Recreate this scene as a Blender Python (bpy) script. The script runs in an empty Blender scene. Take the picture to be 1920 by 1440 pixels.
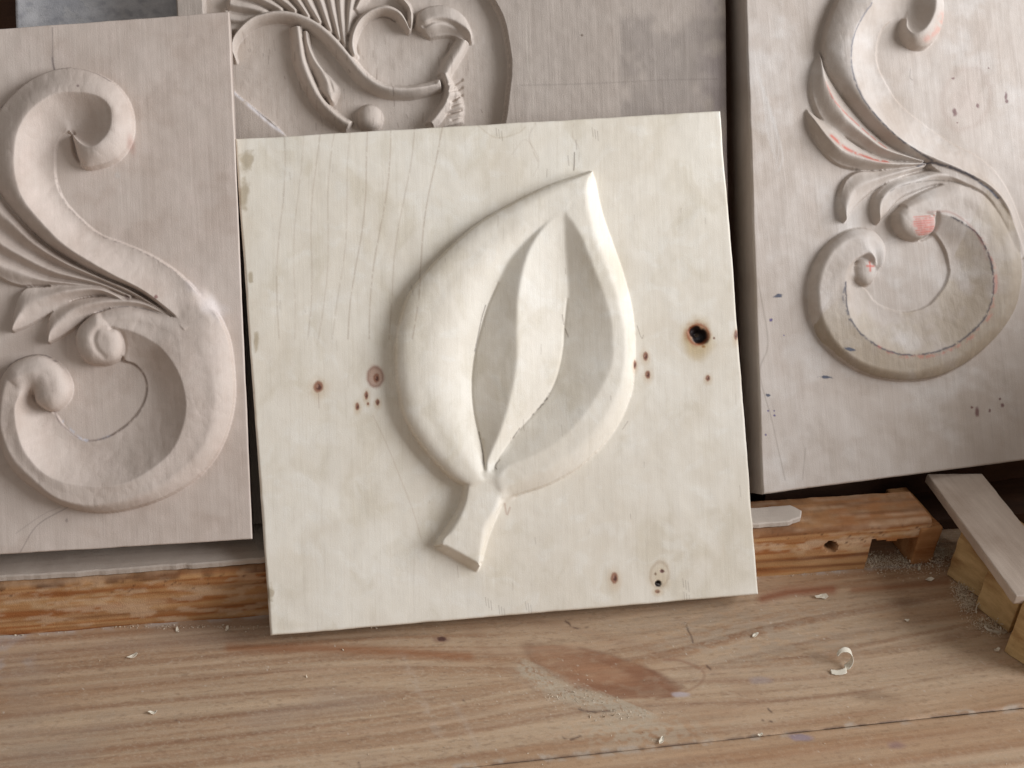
import bpy, math, random
import numpy as np
from mathutils import Matrix, Vector
random.seed(7); RNG = np.random.RandomState(7)
S = bpy.context.scene; COL = S.collection

# ------------------------------------------------------------------ camera
F = 2058.0; PITCH = 30.0                      # focal length in photo pixels, downward pitch
def cam_axes():
    dx = np.array([11700-960, 720-281, -F]); dx /= np.linalg.norm(dx)
    s = math.sin(math.radians(PITCH)); A, B, Cc = dx; k = -Cc*s
    n2 = A*A+B*B; base = np.array([A, B])*k/n2; t = math.sqrt(1-s*s-base@base)
    ab = base+t*np.array([-B, A])/math.sqrt(n2)
    u = np.array([ab[0], ab[1], s])
    return np.array([dx, np.cross(u, dx), u])
M = cam_axes()                                # rows: world axes seen from the camera
def ray(px):
    px = np.asarray(px, float)
    v = np.stack([px[..., 0]-960, 720-px[..., 1], np.full(px.shape[:-1], -F)], -1)
    return v @ M.T
CAM = np.array([0, 0, 1.0])
def gnd(px, z=0.0):
    d = ray(px); t = (z-CAM[2])/d[..., 2]
    return CAM+d*t[..., None]
w_ = np.linalg.norm(gnd((1423, 1115))-gnd((507, 1193)))
CAM = CAM*0.30/w_                             # the leaf panel is 30 cm wide
r_ = gnd((0, 1192)); CAM = CAM-np.array([0, r_[1], 0]); CAM[0] -= gnd((960, 1100))[0]
def project(P):
    v = (np.asarray(P)-CAM) @ M
    return np.stack([960+F*v[..., 0]/-v[..., 2], 720-F*v[..., 1]/-v[..., 2]], -1)
cam = bpy.data.cameras.new('camera'); co = bpy.data.objects.new('camera', cam); COL.objects.link(co)
mw = Matrix.Identity(4)
for i in range(3):
    for j in range(3): mw[i][j] = M[i][j]
    mw[i][3] = CAM[i]
co.matrix_world = mw
cam.sensor_width = 36; cam.lens = 36*F/1920; cam.clip_start = .02; cam.clip_end = 50
S.camera = co

# ------------------------------------------------------------------ light
world = bpy.data.worlds.new('World'); S.world = world; world.use_nodes = True
bg = world.node_tree.nodes['Background']; bg.inputs[0].default_value = (1.0, .95, .905, 1); bg.inputs[1].default_value = .28
def area(name, loc, target, sx, sy, power, color):
    l = bpy.data.lights.new(name, 'AREA'); l.shape = 'RECTANGLE'; l.size = sx; l.size_y = sy
    l.energy = power; l.color = color
    o = bpy.data.objects.new(name, l); COL.objects.link(o); o.location = loc
    o.rotation_euler = (Vector(target)-Vector(loc)).to_track_quat('-Z', 'Y').to_euler()
area('window_light', (1.95, -.62, .98), (0.0, .08, .12), 1.6, 1.2, 68.0, (.93, .955, 1.0))
S.view_settings.view_transform = 'Standard'; S.view_settings.look = 'None'
S.view_settings.gamma = 1; S.view_settings.exposure = .10; S.view_settings.use_curve_mapping = False

# ------------------------------------------------------------------ numpy helpers
def vnoise(x, y, seed):
    r = np.random.RandomState(seed); T = r.rand(256, 256)
    xi = np.floor(x).astype(int); yi = np.floor(y).astype(int); fx = x-xi; fy = y-yi
    fx = fx*fx*(3-2*fx); fy = fy*fy*(3-2*fy)
    a = T[yi % 256, xi % 256]; b = T[yi % 256, (xi+1) % 256]; c = T[(yi+1) % 256, xi % 256]; d = T[(yi+1) % 256, (xi+1) % 256]
    return (a*(1-fx)+b*fx)*(1-fy)+(c*(1-fx)+d*fx)*fy
def fbm(x, y, seed, o=4):
    v = 0; a = .5; s = 0
    for k in range(o):
        x, y = .8*x-.6*y+3.7, .6*x+.8*y+1.3
        v = v+a*vnoise(x*2**k, y*2**k, seed+k); s += a; a *= .55
    return v/s
def sm(x, a, b):
    t = np.clip((x-a)/(b-a), 0, 1); return t*t*(3-2*t)
def blur(a, s):
    r = int(max(1, math.ceil(3*s))); k = np.exp(-np.arange(-r, r+1)**2/(2*s*s)); k /= k.sum()
    p = np.pad(a, r, 'edge'); o = 0
    for i, w in enumerate(k): o = o+w*p[i:i+a.shape[0], :]
    q = o; o = 0
    for i, w in enumerate(k): o = o+w*q[:, i:i+a.shape[1]]
    return o
def crs(P, n):                                # Catmull-Rom through P (m,...,2), n steps an interval
    P = np.asarray(P, float); Q = np.concatenate([2*P[:1]-P[1:2], P, 2*P[-1:]-P[-2:-1]])
    out = []
    for i in range(len(P)-1):
        t = np.linspace(0, 1, n, endpoint=False).reshape((-1,)+(1,)*(P.ndim-1))
        a, b, c, d = Q[i], Q[i+1], Q[i+2], Q[i+3]
        out.append(.5*((2*b)+(c-a)*t+(2*a-5*b+4*c-d)*t*t+(3*b-a-3*c+d)*t**3))
    out.append(P[-1:]); return np.concatenate(out)
MODE = {'lin': lambda s: s, 'smooth': lambda s: s*s*(3-2*s), 'out': lambda s: np.sin(s*np.pi/2), 'in': lambda s: 1-np.cos(s*np.pi/2), 'out3': lambda s: 1-(1-s)**4}
def inside(px, py, poly):
    r = np.zeros(px.shape, bool); n = len(poly)
    for i in range(n):
        x1, y1 = poly[i]; x2, y2 = poly[(i+1) % n]
        if y1 == y2: continue
        c = ((y1 > py) != (y2 > py)) & (px < (x2-x1)*(py-y1)/(y2-y1)+x1); r ^= c
    return r
def dist_poly(px, py, pts, closed=False):
    d = np.full(px.shape, 1e9); m = len(pts)
    for i in range(m if closed else m-1):
        a = pts[i]; b = pts[(i+1) % m]; v = b-a; L = v@v+1e-9
        t = np.clip(((px-a[0])*v[0]+(py-a[1])*v[1])/L, 0, 1)
        d = np.minimum(d, (px-a[0]-t*v[0])**2+(py-a[1]-t*v[1])**2)
    return np.sqrt(d)

class Canvas:                                 # carving depth in mm, traced at one cell a photo pixel
    def __init__(s, x0, y0, x1, y1):
        s.x0, s.y0 = x0, y0; s.w, s.h = x1-x0, y1-y0
        s.H = np.zeros((s.h, s.w)); s.R = np.zeros((s.h, s.w), int)
        s.X, s.Y = np.meshgrid(np.arange(x0, x1)+0., np.arange(y0, y1)+0.)
    def loft(s, rows, hs, modes, region=0, combine='max'):
        rows = np.asarray(rows, float)
        hs = np.asarray(hs, float)
        if hs.ndim == 1: hs = np.repeat(hs[None], len(rows), 0)
        D = np.concatenate([rows, hs[..., None]], -1)
        seg = np.abs(np.diff(rows, axis=0)).sum(-1).max(); C = crs(D, int(seg*1.6)+2)
        acc = np.zeros((s.h, s.w)); cnt = np.zeros((s.h, s.w))
        for k in range(C.shape[1]-1):
            A, B = C[:, k], C[:, k+1]; n = int(np.abs(A[:, :2]-B[:, :2]).sum(-1).max()*1.6)+3
            t = np.linspace(0, 1, n)[None, :, None]
            P = A[:, None, :2]*(1-t)+B[:, None, :2]*t
            h = A[:, None, 2]+(B[:, None, 2]-A[:, None, 2])*MODE[modes[k]](t[..., 0])
            xi = np.round(P[..., 0]-s.x0).astype(int).ravel(); yi = np.round(P[..., 1]-s.y0).astype(int).ravel(); h = h.ravel()
            ok = (xi >= 0) & (xi < s.w) & (yi >= 0) & (yi < s.h); idx = yi[ok]*s.w+xi[ok]
            acc += np.bincount(idx, h[ok], s.w*s.h).reshape(s.h, s.w); cnt += np.bincount(idx, None, s.w*s.h).reshape(s.h, s.w)
        m = cnt > 0; v = np.where(m, acc/np.maximum(cnt, 1), 0)
        for _ in range(2):
            pm = np.pad(m.astype(float), 1); pv = np.pad(v*m, 1); sm_ = 0; sv = 0
            for dy in range(3):
                for dx_ in range(3):
                    sm_ = sm_+pm[dy:dy+s.h, dx_:dx_+s.w]; sv = sv+pv[dy:dy+s.h, dx_:dx_+s.w]
            f = (~m) & (sm_ >= 5); v = np.where(f, sv/np.maximum(sm_, 1), v); m = m | f
        s.put(m, v, region, combine)
    def put(s, m, v, region, combine='max'):
        if combine == 'max': m = m & (v > s.H)
        s.H = np.where(m, v, s.H)
        if region: s.R = np.where(m, region, s.R)
    def dome(s, poly, H, r, base=0, region=0, n=8):
        P = np.asarray(poly, float); P = crs(np.concatenate([P, P[:1]]), n)[:-1]
        x0, y0 = P.min(0)-2; x1, y1 = P.max(0)+2
        bx = (s.X >= x0) & (s.X <= x1) & (s.Y >= y0) & (s.Y <= y1)
        px, py = s.X[bx], s.Y[bx]; d = dist_poly(px, py, P, True); ins = inside(px, py, P)
        q = np.clip(d/r, 0, 1); v = base+(H-base)*np.sqrt(1-(1-q)**2)
        m = np.zeros(s.X.shape, bool); m[bx] = ins; V = np.zeros(s.X.shape); V[bx] = v
        s.put(m, V, region)
    def stroke(s, pts, widths, edge, top, side=.5, region=0, base=0):
        P = np.asarray(pts, float); T = np.gradient(P, axis=0); T /= np.linalg.norm(T, axis=1)[:, None]+1e-9
        N = np.stack([-T[:, 1], T[:, 0]], 1); w = np.interp(np.linspace(0, 1, len(P)), np.linspace(0, 1, len(widths)), widths)[:, None]
        A = P-N*w/2; B = P+N*w/2; Rg = A*(1-side)+B*side
        s.loft(np.stack([A, Rg, B], 1), [base+edge, base+top, base+edge], ['out', 'in'], region)
    def groove(s, pts, depth, width):
        P = crs(pts, 10); x0, y0 = P.min(0)-4*width; x1, y1 = P.max(0)+4*width
        bx = (s.X >= x0) & (s.X <= x1) & (s.Y >= y0) & (s.Y <= y1)
        d = dist_poly(s.X[bx], s.Y[bx], P); s.H[bx] -= depth*np.exp(-(d/width)**2)
    def soften(s, x, y, r, sg):
        q = int(r*2.5); x0, y0 = int(x-s.x0), int(y-s.y0); sl = (slice(max(0, y0-q), y0+q), slice(max(0, x0-q), x0+q))
        a = s.H[sl]; m = np.exp(-(((s.X[sl]-x)**2+(s.Y[sl]-y)**2)/(r*r))**2); s.H[sl] = a*(1-m)+blur(a, sg)*m
    def at(s, A, px, order=1):
        x = np.clip(px[..., 0]-s.x0, 0, s.w-1.001); y = np.clip(px[..., 1]-s.y0, 0, s.h-1.001)
        if order == 0: return A[np.round(y).astype(int), np.round(x).astype(int)]
        xi = x.astype(int); yi = y.astype(int); fx = x-xi; fy = y-yi
        return (A[yi, xi]*(1-fx)+A[yi, xi+1]*fx)*(1-fy)+(A[yi+1, xi]*(1-fx)+A[yi+1, xi+1]*fx)*fy

class Paint:                                  # stains, knots and pen marks that belong to the wood
    def __init__(s, px):
        s.px = px; s.c = np.zeros(px.shape[:-1]+(3,)); s.a = np.zeros(px.shape[:-1])
    def over(s, m, col, a):
        a = np.clip(a, 0, 1); A = a+s.a[m]*(1-a)
        s.c[m] = (np.asarray(col)*a[:, None]+s.c[m]*(s.a[m]*(1-a))[:, None])/np.maximum(A, 1e-6)[:, None]; s.a[m] = A
    def spot(s, x, y, rx, ry, ang, col, al=1, soft=.5, rough=.25, seed=1):
        X = s.px[..., 0]-x; Y = s.px[..., 1]-y; R = max(rx, ry)*1.8
        m = (np.abs(X) < R) & (np.abs(Y) < R)
        if not m.any(): return
        c, q = math.cos(math.radians(ang)), math.sin(math.radians(ang)); X, Y = X[m], Y[m]
        u = (X*c+Y*q)/rx; v = (-X*q+Y*c)/ry; d = np.sqrt(u*u+v*v)
        d = d*(1+rough*(fbm(X/(R*.35)+seed*7.3, Y/(R*.35)+seed*3.1, seed, 3)-.5)*2)
        s.over(m, col, al*(1-sm(d, 1-soft, 1+soft*.3)))
    def ring(s, x, y, rx, ry, ang, w, col, al=1, seed=1):
        X = s.px[..., 0]-x; Y = s.px[..., 1]-y; R = max(rx, ry)*1.8
        m = (np.abs(X) < R) & (np.abs(Y) < R)
        if not m.any(): return
        c, q = math.cos(math.radians(ang)), math.sin(math.radians(ang)); X, Y = X[m], Y[m]
        d = np.sqrt(((X*c+Y*q)/rx)**2+((-X*q+Y*c)/ry)**2)*(1+.2*(fbm(X/9+seed, Y/9, seed, 3)-.5))
        s.over(m, col, al*np.exp(-((d-1)/w)**2))
    def line(s, pts, w, col, al=1, gaps=0, seed=3, n=10, wob=0):
        P = crs(pts, n) if len(pts) > 2 else np.asarray(pts, float)
        x0, y0 = P.min(0)-4*w-4; x1, y1 = P.max(0)+4*w+4
        m = (s.px[..., 0] > x0) & (s.px[..., 0] < x1) & (s.px[..., 1] > y0) & (s.px[..., 1] < y1)
        if not m.any(): return
        X, Y = s.px[..., 0][m], s.px[..., 1][m]
        d = dist_poly(X+wob*(fbm(X/6, Y/6, seed+5, 2)-.5), Y+wob*(fbm(X/6+9, Y/6, seed+6, 2)-.5), P)
        g = fbm(X/8, Y/8, seed, 3) if gaps else 1.0
        a = al*np.exp(-(d/w)**2)
        if gaps: a = a*sm(g, gaps-.15, gaps+.15)
        s.over(m, col, a)

def lin(r, g, b): return tuple(((v/255+.055)/1.055)**2.4 if v > 10 else v/3294.6 for v in (r, g, b))
def grid_faces(r, c):
    i = np.arange(r*c).reshape(r, c); return np.stack([i[:-1, :-1], i[1:, :-1], i[1:, 1:], i[:-1, 1:]], -1).reshape(-1, 4)
def link(name, me, parent=None, mat=None):
    o = bpy.data.objects.new(name, me); COL.objects.link(o)
    if parent: o.parent = parent
    if mat: me.materials.append(mat)
    if me is not None and 'paint' not in me.attributes:
        at = me.attributes.new('paint', 'FLOAT_COLOR', 'POINT'); at.data.foreach_set('color', np.zeros(len(me.vertices)*4, np.float32))
    return o
def mesh(name, V, Fq, N=None, paint=None):
    me = bpy.data.meshes.new(name); V = np.asarray(V, np.float32); Fq = np.asarray(Fq, np.int32)
    me.vertices.add(len(V)); me.vertices.foreach_set('co', V.ravel())
    me.loops.add(Fq.size); me.loops.foreach_set('vertex_index', Fq.ravel())
    me.polygons.add(len(Fq)); me.polygons.foreach_set('loop_start', np.arange(0, Fq.size, Fq.shape[1], dtype=np.int32))
    if paint is not None:
        at = me.attributes.new('paint', 'FLOAT_COLOR', 'POINT'); at.data.foreach_set('color', np.asarray(paint, np.float32).ravel())
    me.update(calc_edges=True); me.validate()
    me.polygons.foreach_set('use_smooth', np.ones(len(me.polygons), bool))
    if N is not None: me.normals_split_custom_set_from_vertices([tuple(n) for n in N.tolist()])
    return me
def grid_normals(P):
    du = np.gradient(P, axis=1); dv = np.gradient(P, axis=0); n = np.cross(du, dv)
    n /= np.linalg.norm(n, axis=-1, keepdims=True)+1e-12; return n
def tag(o, label=None, cat=None, group=None, kind=None):
    if label: o['label'] = label
    if cat: o['category'] = cat
    if group: o['group'] = group
    if kind: o['kind'] = kind
    return o
def empty(name, loc=(0, 0, 0)):
    o = bpy.data.objects.new(name, None); COL.objects.link(o); o.location = loc; o.empty_display_size = .02; return o

# ------------------------------------------------------------------ materials
def wood(name, c1, c2, grain='V', gs=1.0, blotch=.5, bump=.25, facet=0.0, rough=.62, grain_amt=.35, spec=.25, fscale=110):
    m = bpy.data.materials.new(name); m.use_nodes = True; nt = m.node_tree; N = nt.nodes; L = nt.links
    b = N['Principled BSDF']; tc = N.new('ShaderNodeTexCoord')
    def nz(scale, sc, det=5, rgh=.6, dist=0):
        mp = N.new('ShaderNodeMapping'); mp.inputs['Scale'].default_value = sc; L.new(tc.outputs['Object'], mp.inputs[0])
        n = N.new('ShaderNodeTexNoise'); n.inputs['Scale'].default_value = scale; n.inputs['Detail'].default_value = det
        n.inputs['Roughness'].default_value = rgh; n.inputs['Distortion'].default_value = dist; L.new(mp.outputs[0], n.inputs[0]); return n.outputs[0]
    st = {'V': (1, .035, .5), 'H': (.035, 1, .5), 'Y': (1, .04, 1), 'D': (.5, .5, 1), 'G': (.06, .3, 1)}[grain]
    g = nz(420*gs, st, 4, .65); g2 = nz(110*gs, tuple(v*1.0 for v in st), 3, .5, .4); bl = nz(22, (1, 1, 1), 4, .55, .8); fi = nz(1500, (1, 1, 1), 2, .7); bl2 = nz(7, (1, 1, 1), 3, .5, .4)
    def math_(op, a, b_):
        n = N.new('ShaderNodeMath'); n.operation = op
        for i, v in enumerate((a, b_)):
            if isinstance(v, (int, float)): n.inputs[i].default_value = v
            else: L.new(v, n.inputs[i])
        return n.outputs[0]
    def cen(v, k): return math_('MULTIPLY', math_('SUBTRACT', v, .5), k)
    t = math_('ADD', math_('ADD', cen(bl, blotch*3), cen(bl2, blotch*1.6)), math_('ADD', math_('ADD', cen(g, grain_amt*2), cen(g2, grain_amt*1.6)), cen(fi, .5)))
    t = math_('ADD', t, .5)
    mx = N.new('ShaderNodeMix'); mx.data_type = 'RGBA'; L.new(t, mx.inputs[0]); mx.clamp_factor = True
    mx.inputs[6].default_value = (*c1, 1); mx.inputs[7].default_value = (*c2, 1)
    at = N.new('ShaderNodeAttribute'); at.attribute_name = 'paint'
    pm = N.new('ShaderNodeMix'); pm.data_type = 'RGBA'; L.new(at.outputs['Alpha'], pm.inputs[0]); L.new(mx.outputs[2], pm.inputs[6])
    # painted marks keep the wood's fine grain
    fm = N.new('ShaderNodeMix'); fm.data_type = 'RGBA'; fm.blend_type = 'MULTIPLY'; fm.inputs[0].default_value = 1
    v = math_('ADD', math_('ADD', cen(fi, .45), cen(g, .55)), 1.0)
    cv = N.new('ShaderNodeCombineColor'); [L.new(v, cv.inputs[i]) for i in range(3)]
    L.new(at.outputs['Color'], fm.inputs[6]); L.new(cv.outputs[0], fm.inputs[7]); L.new(fm.outputs[2], pm.inputs[7])
    L.new(pm.outputs[2], b.inputs['Base Color']); b.inputs['Roughness'].default_value = rough
    b.inputs['Specular IOR Level'].default_value = spec
    h = math_('ADD', math_('ADD', cen(g, .5), cen(g2, .4)), cen(fi, .35))
    if facet:
        mp = N.new('ShaderNodeMapping'); mp.inputs['Scale'].default_value = (1, 1, .3); L.new(tc.outputs['Object'], mp.inputs[0])
        vo = N.new('ShaderNodeTexVoronoi'); vo.feature = 'SMOOTH_F1'; vo.inputs['Scale'].default_value = fscale; vo.inputs['Smoothness'].default_value = .35
        L.new(mp.outputs[0], vo.inputs[0]); h = math_('ADD', h, math_('MULTIPLY', vo.outputs['Distance'], facet))
    bp = N.new('ShaderNodeBump'); bp.inputs['Strength'].default_value = bump; bp.inputs['Distance'].default_value = .0016
    L.new(h, bp.inputs['Height']); L.new(bp.outputs[0], b.inputs['Normal']); return m
M_LEAF = wood('pale_birch', lin(221, 210, 192), lin(240, 234, 222), 'V', .8, .45, .14, .4, .5, .10, .3, 60)
M_PINK = wood('lime_wood', lin(184, 168, 156), lin(208, 195, 185), 'V', .9, .4, .22, .7, .6, .22, .25, 110)
M_BACK = wood('dusty_lime_wood', lin(182, 168, 156), lin(206, 195, 185), 'V', .9, .4, .35, .8, .65, .25, .2, 120)
M_RIGHT = wood('grey_lime_wood', lin(176, 161, 148), lin(200, 190, 181), 'V', .7, .5, .30, 1.0, .55, .22, .3, 90)
M_BENCH = wood('pine_bench', lin(150, 110, 80), lin(185, 150, 120), 'H', .7, .4, .30, 0, .5, .5, .35)
M_RAIL = wood('orange_pine', lin(150, 98, 58), lin(198, 150, 104), 'H', .6, .55, .5, .3, .75, .9, .12)
M_SILL = wood('dusty_grey_paint', lin(176, 162, 150), lin(206, 194, 182), 'H', .5, .5, .5, .4, .7, .3, .2)
M_DARK = wood('dark_stained_wood', lin(50, 34, 26), lin(84, 58, 42), 'H', .6, .4, .4, 0, .7, .5, .15)
M_GREY = wood('weathered_grey', lin(168, 168, 172), lin(222, 220, 220), 'D', .5, 1.0, .5, .4, .8, .3, .15)
M_BLOCK = wood('yellow_pine_offcut', lin(150, 112, 70), lin(214, 184, 134), 'G', .22, .35, .5, 0, .6, 1.3, .25)
M_STRIP = wood('pale_dusty_lath', lin(168, 148, 132), lin(206, 190, 175), 'Y', .7, .5, .35, .3, .6, .4, .25)
M_CHIP = wood('fresh_shaving', lin(214, 202, 180), lin(240, 234, 220), 'H', 1, .3, .2, 0, .5, .2, .3)
M_DUST = wood('sawdust', lin(200, 184, 160), lin(232, 220, 200), 'D', 1, .4, .3, 0, .9, .2, .1)

# ------------------------------------------------------------------ carved panels
class Plane:
    def __init__(s, pa, pb, z0, lean, thick, yaw=0.0):
        a, b = gnd(pa, z0), gnd(pb, z0); c = (a+b)/2
        e = np.array([math.cos(math.radians(yaw)), math.sin(math.radians(yaw)), 0]) if yaw is not None else (b-a)/np.linalg.norm(b-a)
        back = np.cross([0, 0, 1], e); l = math.radians(lean)
        s.e = e; s.up = math.cos(l)*np.array([0, 0, 1])+math.sin(l)*back; s.n = np.cross(e, s.up); s.t = thick
        s.o = c+s.n*thick
    def hit(s, px, h=0.0):                    # point of the photo's ray on the face, in the panel's own axes
        d = ray(px); o = s.o-CAM
        t = ((o@s.n)+h)/(d@s.n); q = CAM+d*t[..., None]-s.o
        return np.stack([q@s.e, q@s.up], -1)
    def matrix(s):
        m = Matrix.Identity(4)
        for i in range(3): m[i][0] = s.e[i]; m[i][1] = s.up[i]; m[i][2] = s.n[i]; m[i][3] = s.o[i]
        return m

def panel(root_name, pl, corners, cv, xs, ys, mat, paint_fn, regions, smooth=1.0, edge=1.3, undul=.35, seed=5, mats=None, wobble=.9, par=14, tool=0.0):
    """corners: photo pixels TL,TR,BL,BR of the face; xs, ys: 0..1 grid positions"""
    TL, TR, BL, BR = [np.array(c, float) for c in corners]
    U, Vv = np.meshgrid(xs, ys)                               # rows run down the face
    px = (TL*(1-U)[..., None]+TR*U[..., None])*(1-Vv)[..., None]+(BL*(1-U)[..., None]+BR*U[..., None])*Vv[..., None]
    # wavy hand-cut outline
    wl = wobble*2.2*(fbm(Vv*14, Vv*0+.5, seed+40, 4)-.5); wt = wobble*2.2*(fbm(U*14, U*0+3.5, seed+44, 4)-.5)
    px = px+np.stack([wl*np.where((U < .004)|(U > .996), 1, 0), wt*np.where((Vv < .004)|(Vv > .996), 1, 0)], -1)
    Hs = blur(cv.H, smooth); Hb = blur(cv.H, par)
    h = cv.at(Hs, px)/1000; hb = cv.at(Hb, px)/1000
    uv = pl.hit(px, hb)
    h = h+undul/1000*2*(fbm(uv[..., 0]*28, uv[..., 1]*28, seed, 4)-.5)
    if tool:                                  # gouge marks on the carved parts
        wgt = cv.at(blur((cv.R > 0).astype(float), 2), px); a_ = fbm(uv[..., 0]*150, uv[..., 1]*150, seed+3, 2); b_ = fbm(uv[..., 0]*190+7, uv[..., 1]*110, seed+6, 2)
        h = h+wgt*tool/1000*(np.abs(a_-.5)*3+np.abs(b_-.5)*2-.5)
    w0 = uv[:, -1, 0].mean()-uv[:, 0, 0].mean(); h0 = uv[0, :, 1].mean()-uv[-1, :, 1].mean()
    dE = np.minimum(np.minimum(U, 1-U)*w0, np.minimum(Vv, 1-Vv)*h0)*1000
    er = edge*(.55+.9*fbm(uv[..., 0]*70, uv[..., 1]*70, seed+9, 3))
    q = np.clip(dE/er, 0, 1); h = h-(1-np.sqrt(1-(1-q)**2))*er/1000
    P = np.concatenate([uv, h[..., None]], -1)
    Nn = grid_normals(P); Nn = np.where((Nn[..., 2:3] < 0), -Nn, Nn)
    pt = Paint(px); paint_fn(pt, px, uv); pc = np.concatenate([pt.c, pt.a[..., None]], -1)
    r, c = U.shape; fc = grid_faces(r, c); rg = cv.at(cv.R, px, 0).reshape(-1)[fc[:, 0]]
    root = empty(root_name); root.matrix_world = pl.matrix()
    V = P.reshape(-1, 3); Nf = Nn.reshape(-1, 3); pf = pc.reshape(-1, 4)
    def sub(mask):
        f = fc[mask]; u, inv = np.unique(f, return_inverse=True); return V[u], inv.reshape(f.shape), Nf[u], pf[u]
    # board = base faces + sides + back
    v, f, n, p = sub(rg == 0)
    o = link('board', mesh('board', v, f, n, p), root, mat)
    idx = np.arange(r*c).reshape(r, c)
    loop = np.concatenate([idx[0, :-1], idx[:-1, -1], idx[-1, :0:-1], idx[:0:-1, 0]]); top = V[loop]; bot = top.copy(); bot[:, 2] = -pl.t
    m = len(loop); VV = np.concatenate([top, bot, [[bot[:, 0].mean(), bot[:, 1].mean(), -pl.t]]])
    i = np.arange(m); j = (i+1) % m
    sides = np.stack([i, j, j+m, i+m], -1); me = bpy.data.meshes.new('board_sides')
    me.from_pydata([tuple(x) for x in VV], [], [tuple(x) for x in sides.tolist()]+[(a+m, b+m, 2*m) for a, b in zip(i.tolist(), j.tolist())])
    me.update(); so = link('board_sides', me, None, mat)
    # join sides into the board mesh
    bm_v = np.concatenate([v, VV]); import bmesh
    bm = bmesh.new(); bm.from_mesh(o.data); bm.to_mesh(o.data); bm.free()
    tmp = o.data; nb = len(tmp.vertices)
    tris = [(a+m, b+m, 2*m) for a, b in zip(i.tolist(), j.tolist())]
    bpy.data.objects.remove(so); bpy.data.meshes.remove(me)
    edge_o = bpy.data.meshes.new('board'); allv = bm_v
    allf = [tuple(x) for x in f.tolist()]+[tuple(x) for x in (sides+len(v)).tolist()]+[(a+len(v), b+len(v), c_+len(v)) for a, b, c_ in tris]
    edge_o.from_pydata(allv.tolist(), [], allf); at = edge_o.attributes.new('paint', 'FLOAT_COLOR', 'POINT')
    at.data.foreach_set('color', np.concatenate([p, np.zeros((len(VV), 4))]).astype(np.float32).ravel())
    sidecode = np.ones(len(allf), bool); sidecode[len(f):] = False
    edge_o.polygons.foreach_set('use_smooth', sidecode); edge_o.update()
    zero = np.zeros((len(VV), 3)); edge_o.normals_split_custom_set_from_vertices([tuple(x) for x in np.concatenate([n, zero]).tolist()])
    edge_o.materials.append(mat); o.data = edge_o; bpy.data.meshes.remove(tmp)
    objs = {}
    for k, nm in regions.items():
        if not (rg == k).any(): continue
        v, f, n, p = sub(rg == k); objs[k] = link(nm, mesh(nm, v, f, n, p), root, (mats or {}).get(k, mat))
    return root, objs
def lsp(n): return np.linspace(0, 1, n)

# ---- 1. leaf panel ------------------------------------------------
P_MAIN = Plane((507, 1193), (1423, 1115), 0.0, 32, .018)
cv = Canvas(400, 170, 1470, 1230)
tip = (1108, 322)
L_ = [(1109,322),(1070,334),(1030,348),(957,384),(899,418),(843,465),(797,512),(762,562),(744,630),(742,680),(746,725),(759,782),(790,834),(827,877),(854,901),(876,912)]
LC = [(1107,325),(1075,346),(1040,370),(975,415),(920,455),(872,503),(833,555),(808,610),(797,660),(797,700),(803,745),(820,795),(845,838),(870,868),(888,890),(896,905)]
C1 = [(1106,327),(1082,360),(1056,392),(1024,419),(993,446),(957,486),(934,530),(913,578),(896,639),(888,680),(885,721),(888,767),(897,813),(904,845),(908,872),(911,900)]
RG = [(1106,327),(1082,360),(1057,392),(1030,413),(1003,447),(985,487),(974,535),(969,580),(969,635),(969,675),(964,712),(953,760),(938,808),(922,845),(911,870),(913,900)]
C2 = [(1106,327),(1083,360),(1059,394),(1060,425),(1061,455),(1064,500),(1067,550),(1061,600),(1059,650),(1052,690),(1036,730),(1008,768),(973,807),(950,845),(927,872),(920,900)]
RM = [(1106,327),(1084,362),(1063,396),(1076,420),(1092,450),(1108,490),(1128,540),(1144,592),(1150,645),(1146,685),(1130,722),(1100,770),(1055,820),(1005,852),(950,876),(930,903)]
RC = [(1107,325),(1096,350),(1097,390),(1104,425),(1117,465),(1135,510),(1152,560),(1163,605),(1168,650),(1165,690),(1153,735),(1122,790),(1075,838),(1020,872),(965,897),(935,915)]
R_ = [(1109,322),(1116,340),(1123,375),(1132,410),(1148,455),(1166,505),(1181,560),(1189,610),(1191,655),(1189,700),(1181,745),(1150,810),(1095,868),(1035,905),(975,926),(949,938)]
rows = [[L_[i], LC[i], C1[i], RG[i], C2[i], RM[i], RC[i], R_[i]] for i in range(16)]
z1 = [10,10,10,8.6,6.6,4.8,3.6,2.8,2.4,2.4,2.6,3,3.8,5,6.6,9.4]
z2 = [10,10,10,7.6,5.4,3.4,2.4,1.8,1.6,1.6,2,2.8,4,5.2,7,9.4]
hs = [[6.5, 10.4 if i > 2 else 10, z1[i], (10,10,10,9.6,9.6,9.9,10.2,10.4,10.6,10.6,10.4,10,9.6,9.2,9.2,9.4)[i], z2[i], 10.4 if i > 2 else 10, 10.1, (2.2 if i < 12 else 3.4)] for i in range(16)]
cv.loft(rows, hs, ['out3', 'in', 'lin', 'lin', 'lin', 'lin', 'in'], 1)
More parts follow.
